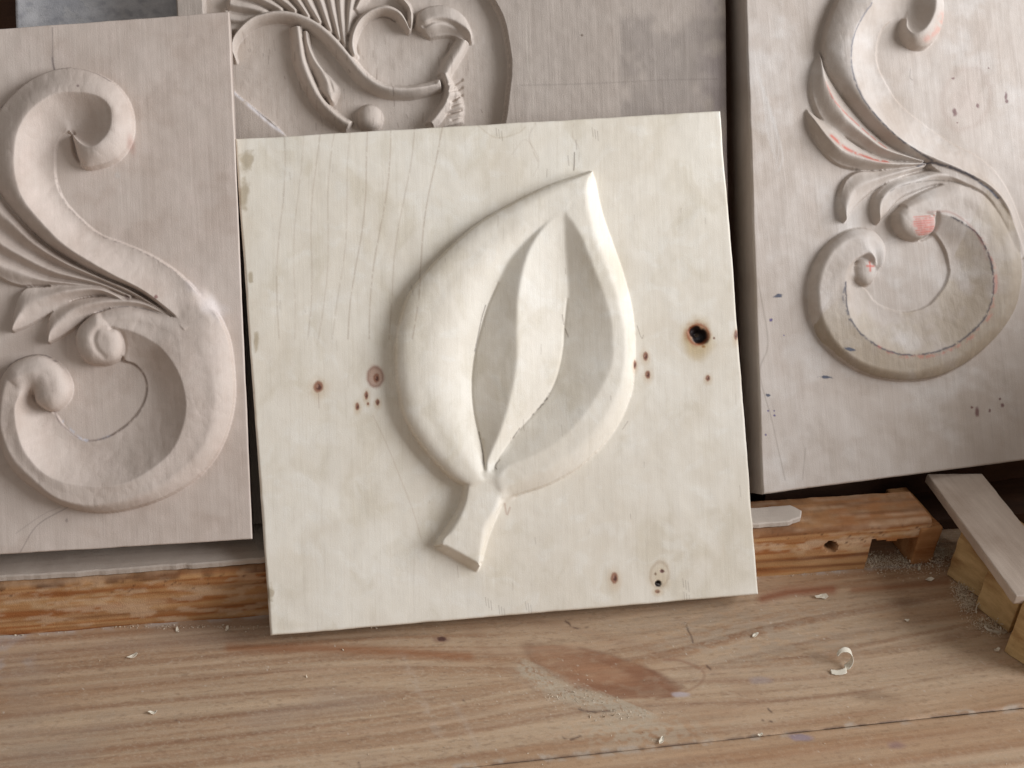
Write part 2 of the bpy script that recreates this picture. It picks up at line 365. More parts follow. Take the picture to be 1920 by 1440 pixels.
# split the sunken middle off as its own part: crease to crease
mid = np.array([p for p in C1[2:15]]+[p for p in RG[14:2:-1]]); mid2 = np.array([p for p in RG[2:15]]+[p for p in C2[14:2:-1]])
for q in (mid, mid2):
    cv.R = np.where(inside(cv.X, cv.Y, crs(q, 4)) & (cv.R == 1), 2, cv.R)
stem = [[(872,903),(886,886),(930,886),(953,930)],[(872,908),(880,907),(935,915),(951,936)],[(862,948),(872,948),(925,955),(940,950)],[(838,990),(852,990),(905,985),(924,985)],[(820,1014),(833,1008),(898,1030),(913,1015)],[(816,1024),(831,1020),(895,1057),(903,1052)]]
cv.loft(stem, [5, 9.4, 9.0, 3.0], ['out', 'lin', 'in'], 3)
cv.loft([[(831,1020),(900,1058)],[(824,1025),(897,1066)],[(817,1028),(893,1073)]], [[9.4,8],[5,4],[0,0]], ['lin'], 3)
cv.loft([[(882,886),(942,902)],[(878,916),(948,934)]], [9.4, 8.8], ['lin'], 1)
cv.soften(928, 905, 16, 5); cv.soften(950, 932, 15, 5); cv.soften(890, 898, 12, 4)
cv.H = np.where(cv.R == 3, np.maximum(cv.H, 0), cv.H)
inner = blur((cv.R > 0).astype(float), 4) > .985
cv.H = np.where(inner, blur(cv.H, 2.2), cv.H)
cv.H *= .95
cv.groove([(905,825),(907,850),(909,880)], .8, 1.6); cv.groove([(963,820),(950,838),(932,866),(927,880)], .5, 1.6)
cv.groove([(934,530),(913,578),(896,639),(888,680),(885,721),(888,767),(897,813),(905,845)], .7, 1.8); cv.groove([(1064,560),(1059,610),(1056,655),(1045,705),(1030,739),(1008,768),(973,807)], .6, 1.6)
# a shallow dish round the carving
cv.H += np.where(cv.R == 0, -1.3*np.exp(-((cv.X-790)/150)**2-((cv.Y-700)/230)**2), 0)
# rotten knot hole and small pits
def pit(c, x, y, r, d): c.H -= d*np.exp(-(((c.X-x)**2+(c.Y-y)**2)/(r*r))**2)
pit(cv, 1302, 622, 9, 3.2); pit(cv, 1313, 632, 12, 4.2); pit(cv, 1234, 1094, 4.5, 2.2); pit(cv, 1240, 1070, 2.5, .8)
BR = lin(120, 78, 58); DK = lin(38, 26, 24); RD = lin(152, 108, 86); TAN = lin(176, 146, 112)
def paint_main(p, px, uv):
    X, Y = px[..., 0], px[..., 1]
    # cloudy figure of the timber
    Xw = X+70*(fbm(X/90, Y/90, 57, 3)-.5); Yw = Y+90*(fbm(X/80+5, Y/110, 58, 3)-.5)
    cl = fbm(Xw/46, Yw/70, 61, 5); al = sm(cl, .48, .78)*.34; m = np.ones(X.shape, bool)
    p.over(m, lin(202, 190, 166), al.ravel())
    cl = fbm(Xw/34+40, Yw/26, 71, 5); p.over(m, lin(242, 239, 231), (sm(cl, .52, .80)*.28).ravel())
    cl = fbm(X/2.6, Y/90, 75, 3); p.over(m, lin(190, 178, 158), (sm(cl, .60, .85)*.16).ravel())
    # fine annual rings at the left, drifting right on the way up
    for k, (x0, am) in enumerate([(520,.3),(548,.22),(575,.3),(600,.25),(628,.25),(655,.4),(690,.4),(725,.3),(770,.45),(1000,.25),(1080,.2)]):
        pts = [(x0+60*max(0, 1-t)*(.2+.09*k)+5*math.sin(t*7+k), 235+t*400) for t in np.linspace(0, 1, 7)]
        if k > 8: pts = [(x0+8*math.sin(t*5+k), 232+t*70) for t in np.linspace(0, 1, 4)]
        p.line(pts, 1.5, lin(168, 148, 128), am*1.1, .30, 11+k)
    p.line([(762,230),(760,420),(752,520)], 1, lin(150,130,112), .0)
    p.line([(700,780),(728,840),(752,900),(775,960),(790,1010)], 1.3, lin(176,152,130), .25)
    p.line([(960,290),(985,262),(1010,300),(1000,330)], 1.1, lin(176,158,136), .2); p.line([(895,235),(930,258),(970,250),(985,238)], 1.5, lin(178,158,130), .25)
    p.line([(1077,286),(1077,318)], 1.1, lin(96, 76, 62), .8); p.line([(1065,292),(1067,310)], .9, lin(110, 90, 76), .5); p.line([(1080,262),(1081,280)], .9, lin(110,90,76), .4)
    for (x, y, rx, ry) in [(1300,625,30,40)]:
        p.spot(x+6, y+12, 34, 44, 0, lin(190, 165, 118), .75, .5, .2, 3); p.spot(x+8, y+2, 25, 27, 0, lin(166, 118, 84), .8, .4, .3, 4)
        p.spot(1302, 621, 13, 13, 0, DK, 1, .25, .2, 5); p.spot(1313, 631, 16.5, 15.5, 0, lin(24, 16, 16), 1, .25, .2, 6)
        p.spot(1309, 628, 4, 5, 30, lin(88, 74, 62), .8, .5); p.ring(1309, 628, 19, 19, 0, .12, lin(150, 84, 50), .7)
        p.spot(1338, 634, 2.4, 3, 0, BR, .9); p.spot(1318, 650, 4, 3, 0, lin(150, 100, 40), .8)
    def knot(x, y, rx, ry, seed, halo=1.0, core=1.0):
        p.spot(x, y+ry*.4, rx*2.4, ry*2.2, 0, lin(196, 168, 132), .5*halo, .8, .2, seed)
        p.spot(x, y, rx*1.1, ry*1.1, 0, RD, .95, .35, .2, seed+1); p.spot(x+rx*.1, y+ry*.1, rx*.6, ry*.6, 0, lin(96, 62, 52), core, .5, .3, seed+2)
        p.spot(x-rx*.2, y-ry*.1, rx*.25, ry*.35, 10, lin(180, 140, 120), .7, .5, .2, seed+3)
    knot(597, 725, 9, 11, 20); p.line([(597,738),(598,765)], 1, BR, .35)
    p.spot(704, 706, 19, 25, 0, lin(178, 138, 118), .75, .5, .15, 31); p.ring(704, 707, 14, 18, 0, .16, lin(140, 92, 76), .55); knot(706, 709, 6, 9, 32, 0)
    for i, (x, y, a, b) in enumerate([(687,741,3.5,8),(708,754,4,6),(670,762,4,7),(690,757,2,3),(1211,668,5,9),(1192,683,3.5,9),(1215,702,5,8),(1327,709,4.5,6),(1380,628,4,10),(1152,1083,7,11),(1233,1109,5,4)]):
        knot(x, y, a, b, 40+5*i)
    p.spot(1237, 1084, 25, 38, 8, lin(200, 178, 144), .55, .8, .4, 91); p.ring(1237, 1078, 17, 24, 8, .16, lin(160, 130, 98), .35)
    p.spot(1234, 1094, 7, 7, 0, DK, 1, .3, .2, 92); p.spot(1236, 1096, 2.4, 1.8, 0, lin(190, 185, 180), .8); p.spot(1241, 1071, 5, 4, 0, lin(110, 70, 66), .9, .4); p.spot(1229, 1076, 2.5, 3.5, 0, lin(120,90,66), .8)
    for x, y, rx, ry in [(456,368,12,26),(462,300,15,20),(505,1112,11,16),(470,520,6,14),(480,640,6,20)]:
        p.spot(x, y, rx, ry, 0, lin(172, 156, 128), .7, .5, .6, int(x))
    p.line([(911,572),(903,600),(896,635),(890,662)], 1.2, lin(84,70,62), .7, .35); p.line([(1031,738),(1018,758),(1000,778)], 1.2, lin(92,78,66), .8, .45, 5, 10, 3)
    p.line([(975,803),(962,822)], 1.0, lin(92,78,66), .7); p.line([(938,862),(929,874),(932,880)], 1.0, lin(100,86,74), .6); p.line([(899,810),(905,842),(909,874)], 1.1, lin(96,78,62), .7, .3)
    p.line([(1055,590),(1058,608),(1066,632)], 1.2, lin(110,90,76), .6, .4); p.line([(1196,610),(1204,634),(1207,628)], .8, lin(120,100,86), .5)
    p.line([(1178,790),(1168,805)], .8, lin(120,100,86), .5); p.line([(948,945),(951,965),(957,952)], 1.6, lin(170,130,110), .5)
    r = np.random.RandomState(4)
    for k in range(46):                       # tear-out flecks
        x, y = r.uniform(460, 1410), r.uniform(240, 1150); l = r.uniform(4, 22)
        p.line([(x, y), (x+r.uniform(-1, 2), y+l)], r.uniform(.6, 1.0), lin(140,124,108), r.uniform(.15, .45))
    for x, y in [(910,1120),(935,1135),(985,1128),(1110,240),(930,240),(1280,1085),(1282,1110)]:
        for q in range(3): p.line([(x+q*5, y+q*3), (x+q*5+2, y+16+q*4)], .8, lin(120,104,88), .45)
root, ob = panel('carved_panel', P_MAIN, [(440,260),(1352,207),(507,1193),(1423,1115)], cv, lsp(640), lsp(650), M_LEAF, paint_main,
                 {1: 'leaf_relief', 2: 'leaf_vein', 3: 'leaf_stalk'}, 1.2, 1.6, .6, 5, tool=.04)
tag(root, 'pale square wooden panel with one large carved leaf, leaning at the front on the bench', 'carved panel', 'carved wooden panels leaning together')
if 2 in ob: ob[2]['label'] = 'sunken middle of the leaf with a raised wavy vein'

# ---- 2. scroll panel on the left ---------------------------------
SILL = .040
P_LEFT = Plane((0, 1040), (473, 1011), SILL, 31, .030, 1.0)
cv = Canvas(-330, -10, 500, 1070)
up = [[(137,258),(137,252),(131,246)],[(155,311),(160,274),(134,250)],[(188,312),(182,272),(136,252)],[(226,294),(203,248),(136,250)],[(248,252),(209,222),(135,247)],[(243,198),(203,196),(133,246)],[(215,158),(180,179),(132,246)],[(170,134),(140,173),(131,246)],[(120,128),(100,178),(127,247)],[(65,146),(60,206),(118,254)],[(15,188),(36,243),(110,264)],[(-14,240),(28,285),(103,288)],[(-17,310),(30,330),(105,337)],[(0,360),(45,373),(120,375)],[(37,408),(78,415),(150,409)],[(80,450),(120,457),(187,439)],[(131,485),(165,487),(225,454)],[(195,518),(215,516),(277,476)],[(260,546),(272,547),(326,506)],[(325,593),(326,590),(368,545)],[(331,602),(345,618),(396,580)]]
uh = [[6,7,7],[6,11,4],[6,13,1],[6,13.5,0],[6,14,0],[6,14,0.3],[6,14,1],[6,14,1.5],[6,14,2.5],[6,14,1.6],[6,14,1.3],[6,14,1.2],[6,14,1.2],[5,14,1.2],[5,14,1.3],[5,13.5,1.4],[4.5,13,1.6],[4,12,2.4],[3.5,10.5,4],[4,9.5,7],[9,12,10]]
cv.loft(up, uh, ['out', 'out'], 1)
lo = [[(180,586),(190,600),(206,616),(225,640)],[(225,575),(235,600),(240,619),(228,660)],[(275,579),(275,605),(275,634),(234,676)],[(330,594),(318,622),(305,655),(252,682)],[(394,580),(362,640),(330,690),(263,693)],[(425,625),(385,680),(343,722),(272,706)],[(437,690),(395,730),(349,762),(276,728)],[(437,760),(392,790),(341,807),(270,755)],[(418,828),(370,845),(319,849),(250,785)],[(385,880),(335,880),(277,884),(222,808)],[(337,918),(290,910),(232,906),(195,823)],[(270,947),(230,935),(180,912),(165,827)],[(195,961),(165,945),(124,905),(140,818)],[(124,950),(105,930),(82,886),(120,800)],[(64,916),(60,893),(49,849),(108,782)],[(19,875),(25,855),(34,812),(95,772)],[(-5,820),(5,805),(29,775),(80,765)],[(-10,765),(5,762),(32,755),(68,755)],[(0,712),(12,725),(42,735),(60,735)],[(20,684),(28,705),(50,722),(58,726)]]
lh = [[4,9,10,4]]*2+[[4,9,10,2.5]]+[[9,11,11.5,1.8]]+[[10,12,13,1]]+[[7,12,13,1]]+[[5,12,13,1]]*11+[[5,12,12.5,2],[5,12,12,5],[5,11,12,9]]
cv.loft(lo, lh, ['out', 'smooth', 'out'], 2)
cv.dome([(3,716),(18,686),(49,669),(82,667),(112,684),(131,714),(131,744),(112,766),(90,770),(67,755),(57,728),(30,738)], 14, 34, 5, 2)
cv.dome([(141,631),(150,609),(180,586),(206,600),(225,618),(232,642),(225,672),(199,684),(165,680),(146,657)], 12, 30, 4, 2)
cv.groove([(60,740),(70,757),(90,769)], 2.5, 3); cv.groove([(208,616),(186,616),(176,634),(181,654),(196,670)], .8, 5); cv.groove([(208,617),(226,622),(234,650),(230,674)], .7, 3.5); cv.soften(45, 722, 18, 6); cv.soften(378, 572, 30, 11); cv.soften(356, 592, 19, 9)
cv.groove([(136,250),(137,262),(142,290),(158,310)], 3, 3)
f1 = [[(325,592),(322,592),(318,590)],[(247,543),(247,548),(247,553)],[(195,520),(192,524),(190,528)],[(131,488),(124,494),(112,500)],[(75,449),(66,458),(56,470)],[(37,410),(27,422),(12,440)],[(0,362),(-12,385),(-28,405)],[(-40,310),(-50,330),(-62,350)],[(-75,265),(-77,268),(-80,272)]]
f2 = [[(247,553),(245,556),(243,558)],[(190,528),(185,532),(180,534)],[(112,500),(104,510),(95,520)],[(55,470),(47,483),(38,496)],[(10,440),(0,455),(-12,470)],[(-30,404),(-42,418),(-54,434)],[(-92,345),(-94,348),(-96,352)]]
f3 = [[(243,558),(240,561),(236,563)],[(180,534),(170,537),(165,540)],[(95,520),(85,526),(75,534)],[(38,496),(32,510),(35,535)],[(-12,470),(-17,490),(-5,517)],[(-56,436),(-60,460),(-52,480)],[(-100,400),(-102,404),(-104,410)]]
f4 = [[(236,563),(236,565),(236,566)],[(187,536),(188,544),(190,552)],[(130,534),(130,546),(140,560)],[(80,538),(78,560),(95,585)],[(45,543),(50,575),(60,607)],[(28,580),(33,600),(38,617)],[(24,618),(25,620),(26,622)]]
f5 = [[(318,590),(318,592),(318,594)],[(262,560),(262,568),(262,577)],[(200,555),(200,566),(205,577)],[(140,562),(145,578),(165,592)],[(98,585),(115,600),(135,618)],[(90,612),(96,622),(106,636)],[(91,640),(92,642),(94,643)]]
for f, hh in ((f1, [2.5, 8.5, 3]), (f2, [3, 7.5, 2.5]), (f3, [2.5, 6.5, 3.5]), (f4, [4.5, 8, 3.5]), (f5, [3.5, 7.5, 4])):
    cv.loft(f, hh, ['smooth', 'smooth'], 3)
PL = lin(96, 84, 84)
def paint_left(p, px, uv):
    X, Y = px[..., 0], px[..., 1]; m = np.ones(X.shape, bool)
    p.over(m, lin(170, 150, 136), (sm(fbm(X/60, Y/50, 81, 4), .48, .8)*.3).ravel())
    p.over(m, lin(206, 190, 180), (sm(fbm(X/30+9, Y/30, 83, 4), .52, .8)*.35).ravel())
    p.line([(98,52),(99,115),(100,128)], 1.4, PL, .5); p.line([(98,108),(100,128)], 2, PL, .5)
    p.line([(352,30),(352,70)], 1.3, PL, .22)
    p.line([(0,200),(15,186),(65,145),(100,132),(140,127),(180,138),(215,158)], 1.4, PL, .6, .42)
    p.line([(105,335),(120,377),(150,411),(187,441),(225,456),(277,478),(326,508),(360,538)], 1.5, lin(120,104,98), .5, .45, 4, 10, 3)
    p.line([(0,708),(19,682),(49,668),(82,666),(105,678)], 1.4, PL, .55, .45); p.line([(150,609),(180,586),(225,575),(262,577),(300,588)], 1.3, PL, .5, .42)
    p.line([(101,774),(118,798),(150,823),(180,825),(217,812),(255,782),(274,745),(274,712),(259,688),(234,676)], 2.0, lin(120,104,98), .65, .3)
    p.line([(118,790),(150,821),(180,826),(205,817)], 2.4, lin(196,196,204), .6, .56, 8, 10, 4)
    p.line([(38,1035),(70,985),(125,952)], 1, PL, .5); p.line([(30,1000),(80,965),(110,952)], 1, PL, .25)
    p.spot(293, 557, 4, 5, 0, lin(120,78,74), .8, .5); p.spot(238, 557, 4, 8, -30, lin(110,84,78), .6, .5)
    p.spot(146, 161, 3, 3, 0, lin(110, 90, 90), .7); p.spot(125, 976, 3, 5, 0, PL, .4)
    p.spot(220, 328, 6, 8, 0, lin(200,190,182), .7)
    p.spot(246, 272, 9, 26, -12, lin(168,130,118), .45, .8)
    p.spot(398, 575, 34, 20, 50, lin(212,204,202), .55, .8, .5); p.spot(362, 540, 30, 10, 45, lin(206,196,192), .5, .8, .5)
    r = np.random.RandomState(3)
    for k in range(14): y = r.uniform(180, 480); x = r.uniform(250, 400); p.line([(x, y), (x+35, y+r.uniform(-5, 8)), (x+75, y+r.uniform(-8, 12))], 2, lin(200, 184, 174), .2)
root, ob = panel('carved_panel', P_LEFT, [(-300,76),(430,22),(-300,1058),(473,1011)], cv, lsp(560), lsp(720), M_PINK, paint_left,
                 {1: 'scroll', 2: 'volute', 3: 'leaf_fingers'}, 1.15, .6, .6, 15, par=9, tool=.17)
tag(root, 'pinkish wooden panel at the left edge with a bold carved S scroll and leaf fingers', 'carved panel', 'carved wooden panels leaning together')

# ---- 3. back panel with the vine medallion ------------------------
P_BACK = Plane((700, 985), (1200, 960), SILL, 31, .030, 0.0)
def push_behind(pb, fronts):
    # slide the plane back until the backs of the panels in front clear it
    gap = min(((pf.o+pf.e*a*.15+pf.up*b-pf.n*pf.t)-pb.o) @ pb.n for pf, b in fronts for a in (-1, 1))
    pb.o = pb.o+pb.n*(gap-.0015); return gap
print('GAP', push_behind(P_BACK, [(P_MAIN, .31), (P_MAIN, .0), (P_LEFT, .33), (P_LEFT, 0)]))
cv = Canvas(250, -260, 1400, 1010)
ov = [(885,-70),(905,-30),(925,5),(942,40),(952,90),(956,130),(951,180),(944,230),(925,290),(880,370),(800,440),(680,440),(590,340),(530,248),(480,205),(436,168),(400,120),(385,40),(390,-60),(450,-170),(640,-230),(800,-180)]
ins = inside(cv.X, cv.Y, crs(ov+[ov[0]], 5)); cv.H = np.where(ins, -8.5, 0.); cv.R = np.where(ins, 4, 0); B = -8.5
def st(pts, w, e, t, side=.5, reg=1): cv.stroke(crs(pts, 6), w, e*1.6, t*1.25, side, reg, B)
for q in [[(418,52),(450,48),(474,38)],[(420,30),(455,34),(486,28)],[(430,5),(470,12),(505,22)],[(450,-20),(490,-5),(530,17)],[(490,-40),(520,-12),(556,20)],[(525,-50),(550,-15),(580,30)],[(555,-50),(580,0),(602,42)],[(585,-50),(605,5),(622,60)],[(612,-50),(625,10),(638,75)],[(640,-50),(642,20),(648,88)],[(672,-40),(662,0),(654,62)],[(705,-50),(690,-20),(668,20)]]:
    st(q, [30, 26, 22, 12], .6, 6.0, .68, 2)
st([(443,118),(437,98),(441,75),(458,52),(482,36),(519,28),(556,33),(592,50),(622,76),(650,108),(673,137),(698,158),(727,170),(765,172),(800,166),(826,158)], [3, 11, 20, 23, 24, 25, 25, 24, 24, 22], 2.5, 9.0, .38)
st([(556,50),(560,80),(565,115),(580,155),(600,190),(625,217),(655,238)], [20, 26, 24, 22, 22], 2.5, 7.5, .4, 1)
cv.loft([[(567,56),(573,58),(580,60)],[(570,85),(577,85),(584,88)],[(575,110),(590,115),(600,122)],[(588,135),(608,140),(622,146)],[(597,155),(618,160),(635,164)],[(600,168),(618,176),(634,178)],[(618,190),(621,192),(627,194)]], [B+3, B+8, B+3], ['out', 'in'], 1)
st([(664,108),(660,85),(664,62),(676,40),(697,24),(722,18),(744,26),(758,42),(766,62)], [14, 14, 15, 15, 15, 15, 12, 3], 3, 8.0, .5)
cv.loft([[(742,-5),(748,2),(760,14)],[(754,-4),(762,12),(768,28)],[(768,8),(768,28),(762,44)],[(776,30),(772,44),(765,56)],[(772,55),(769,60),(766,64)]], [B+3, B+9, B+4], ['out', 'in'], 1)
cv.loft([[(779,50),(790,58),(806,73)],[(782,30),(800,45),(822,70)],[(800,15),(820,38),(840,68)],[(836,12),(842,36),(857,70)],[(866,28),(862,48),(870,73)],[(882,55),(878,65),(880,78)],[(886,80),(885,82),(884,83)]], [[B+5,B+7,B+3]]+[[B+6,B+11,B+4]]*5+[[B+3,B+3,B+3]], ['out', 'smooth'], 3)
st([(868,75),(856,98),(842,120),(832,142)], [24, 26, 26, 22], 2.5, 7, .35, 1)
st([(833,140),(842,165),(838,190),(825,212),(806,236)], [16, 20, 20, 18], 3, 8.5, .5, 1)
cv.loft([[(838,142),(842,150),(845,160)],[(845,148),(850,160),(842,182)],[(856,165),(856,180),(836,205)],[(868,192),(862,205),(826,222)],[(868,230),(855,235),(815,245)]], [B+2.5, B+5, B+3], ['out', 'smooth'], 2)
for a, b in [((846,170),(852,162)),((842,190),(860,182)),((838,212),(866,206))]: cv.groove([a, ((a[0]+b[0])/2, (a[1]+b[1])/2+1), b], 2.5, 2.2)
cv.dome([(671,210),(680,200),(694,196),(708,202),(717,217),(714,236),(700,245),(682,243),(671,230)], B+9, 22, B+2, 5)
cv.groove([(486,27),(519,19),(558,24),(600,44),(630,68),(655,98),(682,130),(706,150),(735,162),(780,163),(815,158)], 1.8, 2.2)
cv.groove([(567,70),(572,100),(584,140),(603,176),(628,206),(650,226)], 1.5, 2); cv.groove([(670,100),(667,75),(676,50),(698,32),(722,27),(742,36)], 1.5, 2)
cv.groove([(795,50),(815,40),(840,42),(862,55),(876,72)], 2.2, 4); cv.groove([(846,80),(838,102),(826,130)], 1.5, 2.5); cv.groove([(608,132),(618,152),(624,172)], 1.5, 2.5)
for k in range(6): cv.groove([(842+k*1.0, 160+k*13), (853+k, 156+k*13), (866, 150+k*14)], 1.6, 2.0)
cv.groove([(440,175),(475,205),(505,230),(530,250)], 1, 2)
def paint_back(p, px, uv):
    X, Y = px[..., 0], px[..., 1]; m = np.ones(X.shape, bool)
    out = ~inside(X, Y, crs(ov+[ov[0]], 5))
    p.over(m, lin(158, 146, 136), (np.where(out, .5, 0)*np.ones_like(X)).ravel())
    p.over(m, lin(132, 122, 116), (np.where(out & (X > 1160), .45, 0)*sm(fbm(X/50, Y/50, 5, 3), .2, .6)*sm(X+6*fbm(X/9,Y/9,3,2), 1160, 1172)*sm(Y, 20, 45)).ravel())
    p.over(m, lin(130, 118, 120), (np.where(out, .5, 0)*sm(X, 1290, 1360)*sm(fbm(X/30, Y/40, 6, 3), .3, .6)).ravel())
    p.line([(975,160),(1100,157),(1250,150),(1345,148)], 1.4, lin(120,110,104), .28); p.line([(988,20),(990,120),(1000,165),(998,215)], 1.2, lin(200,190,178), .5); p.line([(974,20),(974,150),(980,180),(984,215)], 1, lin(190,180,170), .4)
    p.spot(1091, 66, 3, 3, 0, lin(90,74,60), .7, .5)
    p.line([(436,172),(475,206),(505,232),(532,252)], 3, lin(205,202,206), .55, .4)
    r = np.random.RandomState(9)
    for k in range(110):
        x, y = r.uniform(450, 930), r.uniform(60, 240); p.line([(x, y), (x+r.uniform(-1, 3), y+r.uniform(4, 20))], .9, lin(128,110,100) if r.rand() < .6 else lin(214,204,196), r.uniform(.2, .55))
ysb = np.concatenate([np.linspace(0, .42, 330), np.linspace(.42, 1, 40)[1:]])
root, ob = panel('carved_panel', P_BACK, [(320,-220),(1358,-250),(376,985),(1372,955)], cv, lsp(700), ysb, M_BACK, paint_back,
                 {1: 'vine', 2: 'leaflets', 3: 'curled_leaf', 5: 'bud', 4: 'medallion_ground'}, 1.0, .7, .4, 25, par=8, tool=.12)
tag(root, 'wooden panel behind the leaf panel with a sunken oval of carved vines', 'carved panel', 'carved wooden panels leaning together')

# ---- 4. scroll panel on the right ---------------------------------
P_RIGHT = Plane((1432, 925), (1920, 862), .030, 31, .033, 7.0)
cv = Canvas(1370, -330, 2420, 960)
up = [[(1690,62),(1692,52),(1694,36)],[(1706,86),(1711,64),(1698,36)],[(1735,89),(1732,54),(1700,32)],[(1760,62),(1748,26),(1702,26)],[(1769,20),(1750,-5),(1702,20)],[(1762,-35),(1735,-40),(1698,20)],[(1735,-75),(1705,-45),(1692,28)],[(1690,-95),(1670,-35),(1688,32)],[(1635,-80),(1645,-10),(1675,36)],[(1590,-35),(1625,20),(1660,47)],[(1560,20),(1605,50),(1650,62)],[(1543,86),(1597,85),(1643,90)],[(1555,130),(1597,122),(1645,123)],[(1578,168),(1608,160),(1662,160)],[(1606,205),(1626,196),(1687,197)],[(1641,243),(1652,229),(1730,233)],[(1681,274),(1687,263),(1780,267)],[(1732,300),(1734,291),(1830,293)],[(1790,322),(1792,315),(1868,325)],[(1850,352),(1852,348),(1897,372)],[(1885,395),(1888,392),(1922,440)],[(1912,460),(1915,460),(1945,520)]]
uh = [[5,6,6],[6,11,3],[6,13,1]]+[[6,13,.5]]*6+[[6,13,2]]*8+[[5,11,2.2],[5,10,2.4],[6,10,2.6],[7,9,2.8],[4,4,0]]
cv.loft(up, uh, ['out', 'out'], 1)
lo = [[(1693,383),(1700,392),(1735,400),(1750,428)],[(1727,363),(1735,380),(1757,402),(1756,442)],[(1763,348),(1765,375),(1783,407),(1766,458)],[(1805,338),(1804,370),(1812,423),(1774,478)],[(1851,354),(1840,393),(1835,443),(1779,500)],[(1888,396),(1870,435),(1852,475),(1779,515)],[(1910,455),(1886,475),(1861,512),(1772,535)],[(1916,515),(1890,525),(1860,555),(1758,555)],[(1904,577),(1880,575),(1845,597),(1742,572)],[(1871,628),(1850,620),(1808,634),(1720,582)],[(1823,672),(1805,660),(1761,658),(1694,586)],[(1768,702),(1750,685),(1713,665),(1672,582)],[(1713,713),(1700,695),(1672,661),(1650,573)],[(1658,709),(1650,688),(1636,643),(1636,562)],[(1606,691),(1605,670),(1606,617),(1628,550)],[(1558,654),(1568,638),(1588,580),(1621,540)],[(1529,606),(1545,595),(1584,530),(1612,530)],[(1520,555),(1538,550),(1590,500),(1607,520)],[(1525,510),(1545,510),(1600,488),(1604,505)],[(1547,466),(1562,475),(1612,482),(1606,492)],[(1577,440),(1590,452),(1628,475),(1610,485)],[(1606,429),(1620,445),(1638,485),(1618,490)],[(1636,433),(1643,455),(1642,500),(1625,498)],[(1658,460),(1652,480),(1640,515),(1628,508)],[(1657,490),(1650,500),(1632,525),(1628,518)]]
lh = [[3.5,8,8.5,2]]*4+[[4,9,9,1.5]]*13+[[4,9,10,4]]*5+[[4,7,6,4]]*3
cv.loft(lo, lh, ['out', 'smooth', 'out'], 2)
cv.loft([[(1745,305),(1742,312)],[(1790,320),(1786,334)],[(1848,350),(1845,362)],[(1882,390),(1878,405)],[(1908,440),(1902,455)],[(1922,480),(1914,490)]], [[6,5.5],[7.5,7],[8,7.5],[7.5,7.5],[7,6.5],[3,3]], ['lin'], 2)
cv.dome([(1604,498),(1617,481),(1636,486),(1644,505),(1636,528),(1620,536),(1606,522)], 7.5, 20, 3, 2)
cv.dome([(1677,400),(1677,423),(1693,443),(1720,450),(1747,437),(1757,417),(1753,400),(1735,392),(1700,385)], 10, 28, 3.5, 2)
cv.groove([(1757,400),(1758,418),(1748,438),(1730,448)], 2.2, 3)
fA = [[(1538,95),(1538,97),(1536,100)],[(1547,117),(1541,121),(1526,125)],[(1559,140),(1549,149),(1521,165)],[(1579,172),(1566,181),(1528,200)],[(1607,208),(1589,216),(1550,228)],[(1642,246),(1624,251),(1600,262)],[(1682,276),(1665,281),(1650,290)],[(1735,301),(1732,303),(1728,305)]]
fB = [[(1513,206),(1512,209),(1511,212)],[(1536,220),(1530,229),(1522,242)],[(1565,238),(1556,255),(1538,272)],[(1593,261),(1582,277),(1560,300)],[(1627,282),(1620,294),(1590,314)],[(1670,298),(1668,306),(1650,317)],[(1735,305),(1735,308),(1733,309)]]
def tips(n, hh, first=True, last=False):
    q = [list(hh) for _ in range(n)]
    if first: q[0] = [1.5, 2, 1.2]; q[1] = [v*.75 for v in hh]
    return q
fC = [[(1735,309),(1735,311),(1733,314)],[(1690,314),(1690,322),(1690,330)],[(1650,319),(1645,335),(1655,346)],[(1610,322),(1607,350),(1625,366)],[(1583,340),(1592,370),(1605,385)],[(1573,375),(1583,395),(1590,405)],[(1578,410),(1580,414),(1582,417)]]
fD = [[(1800,326),(1800,332),(1795,345)],[(1760,318),(1755,328),(1757,345)],[(1720,325),(1712,340),(1722,356)],[(1680,335),(1675,352),(1690,370)],[(1650,355),(1655,370),(1672,388)],[(1637,378),(1646,390),(1660,402)],[(1640,408),(1643,412),(1648,413)],[(1643,419),(1643,420),(1644,420)]]
fA = [[a, (b[0]+(b[0]-a[0])*.35, b[1]+(b[1]-a[1])*.35), c] for a, b, c in fA]; fB = [[a, (b[0]+(b[0]-a[0])*.35, b[1]+(b[1]-a[1])*.35), c] for a, b, c in fB]
for f, hh, md in ((fA, tips(8, [3, 9, 3]), ['lin', 'smooth']), (fB, tips(7, [3, 9.5, 2.5]), ['lin', 'smooth']), (fC, [3.5, 6.5, 3], ['smooth', 'smooth']), (fD, [3, 7, 3], ['smooth', 'smooth'])):
    cv.loft(f, hh, md, 3)
BL = lin(52, 62, 84); RE = lin(196, 84, 66)
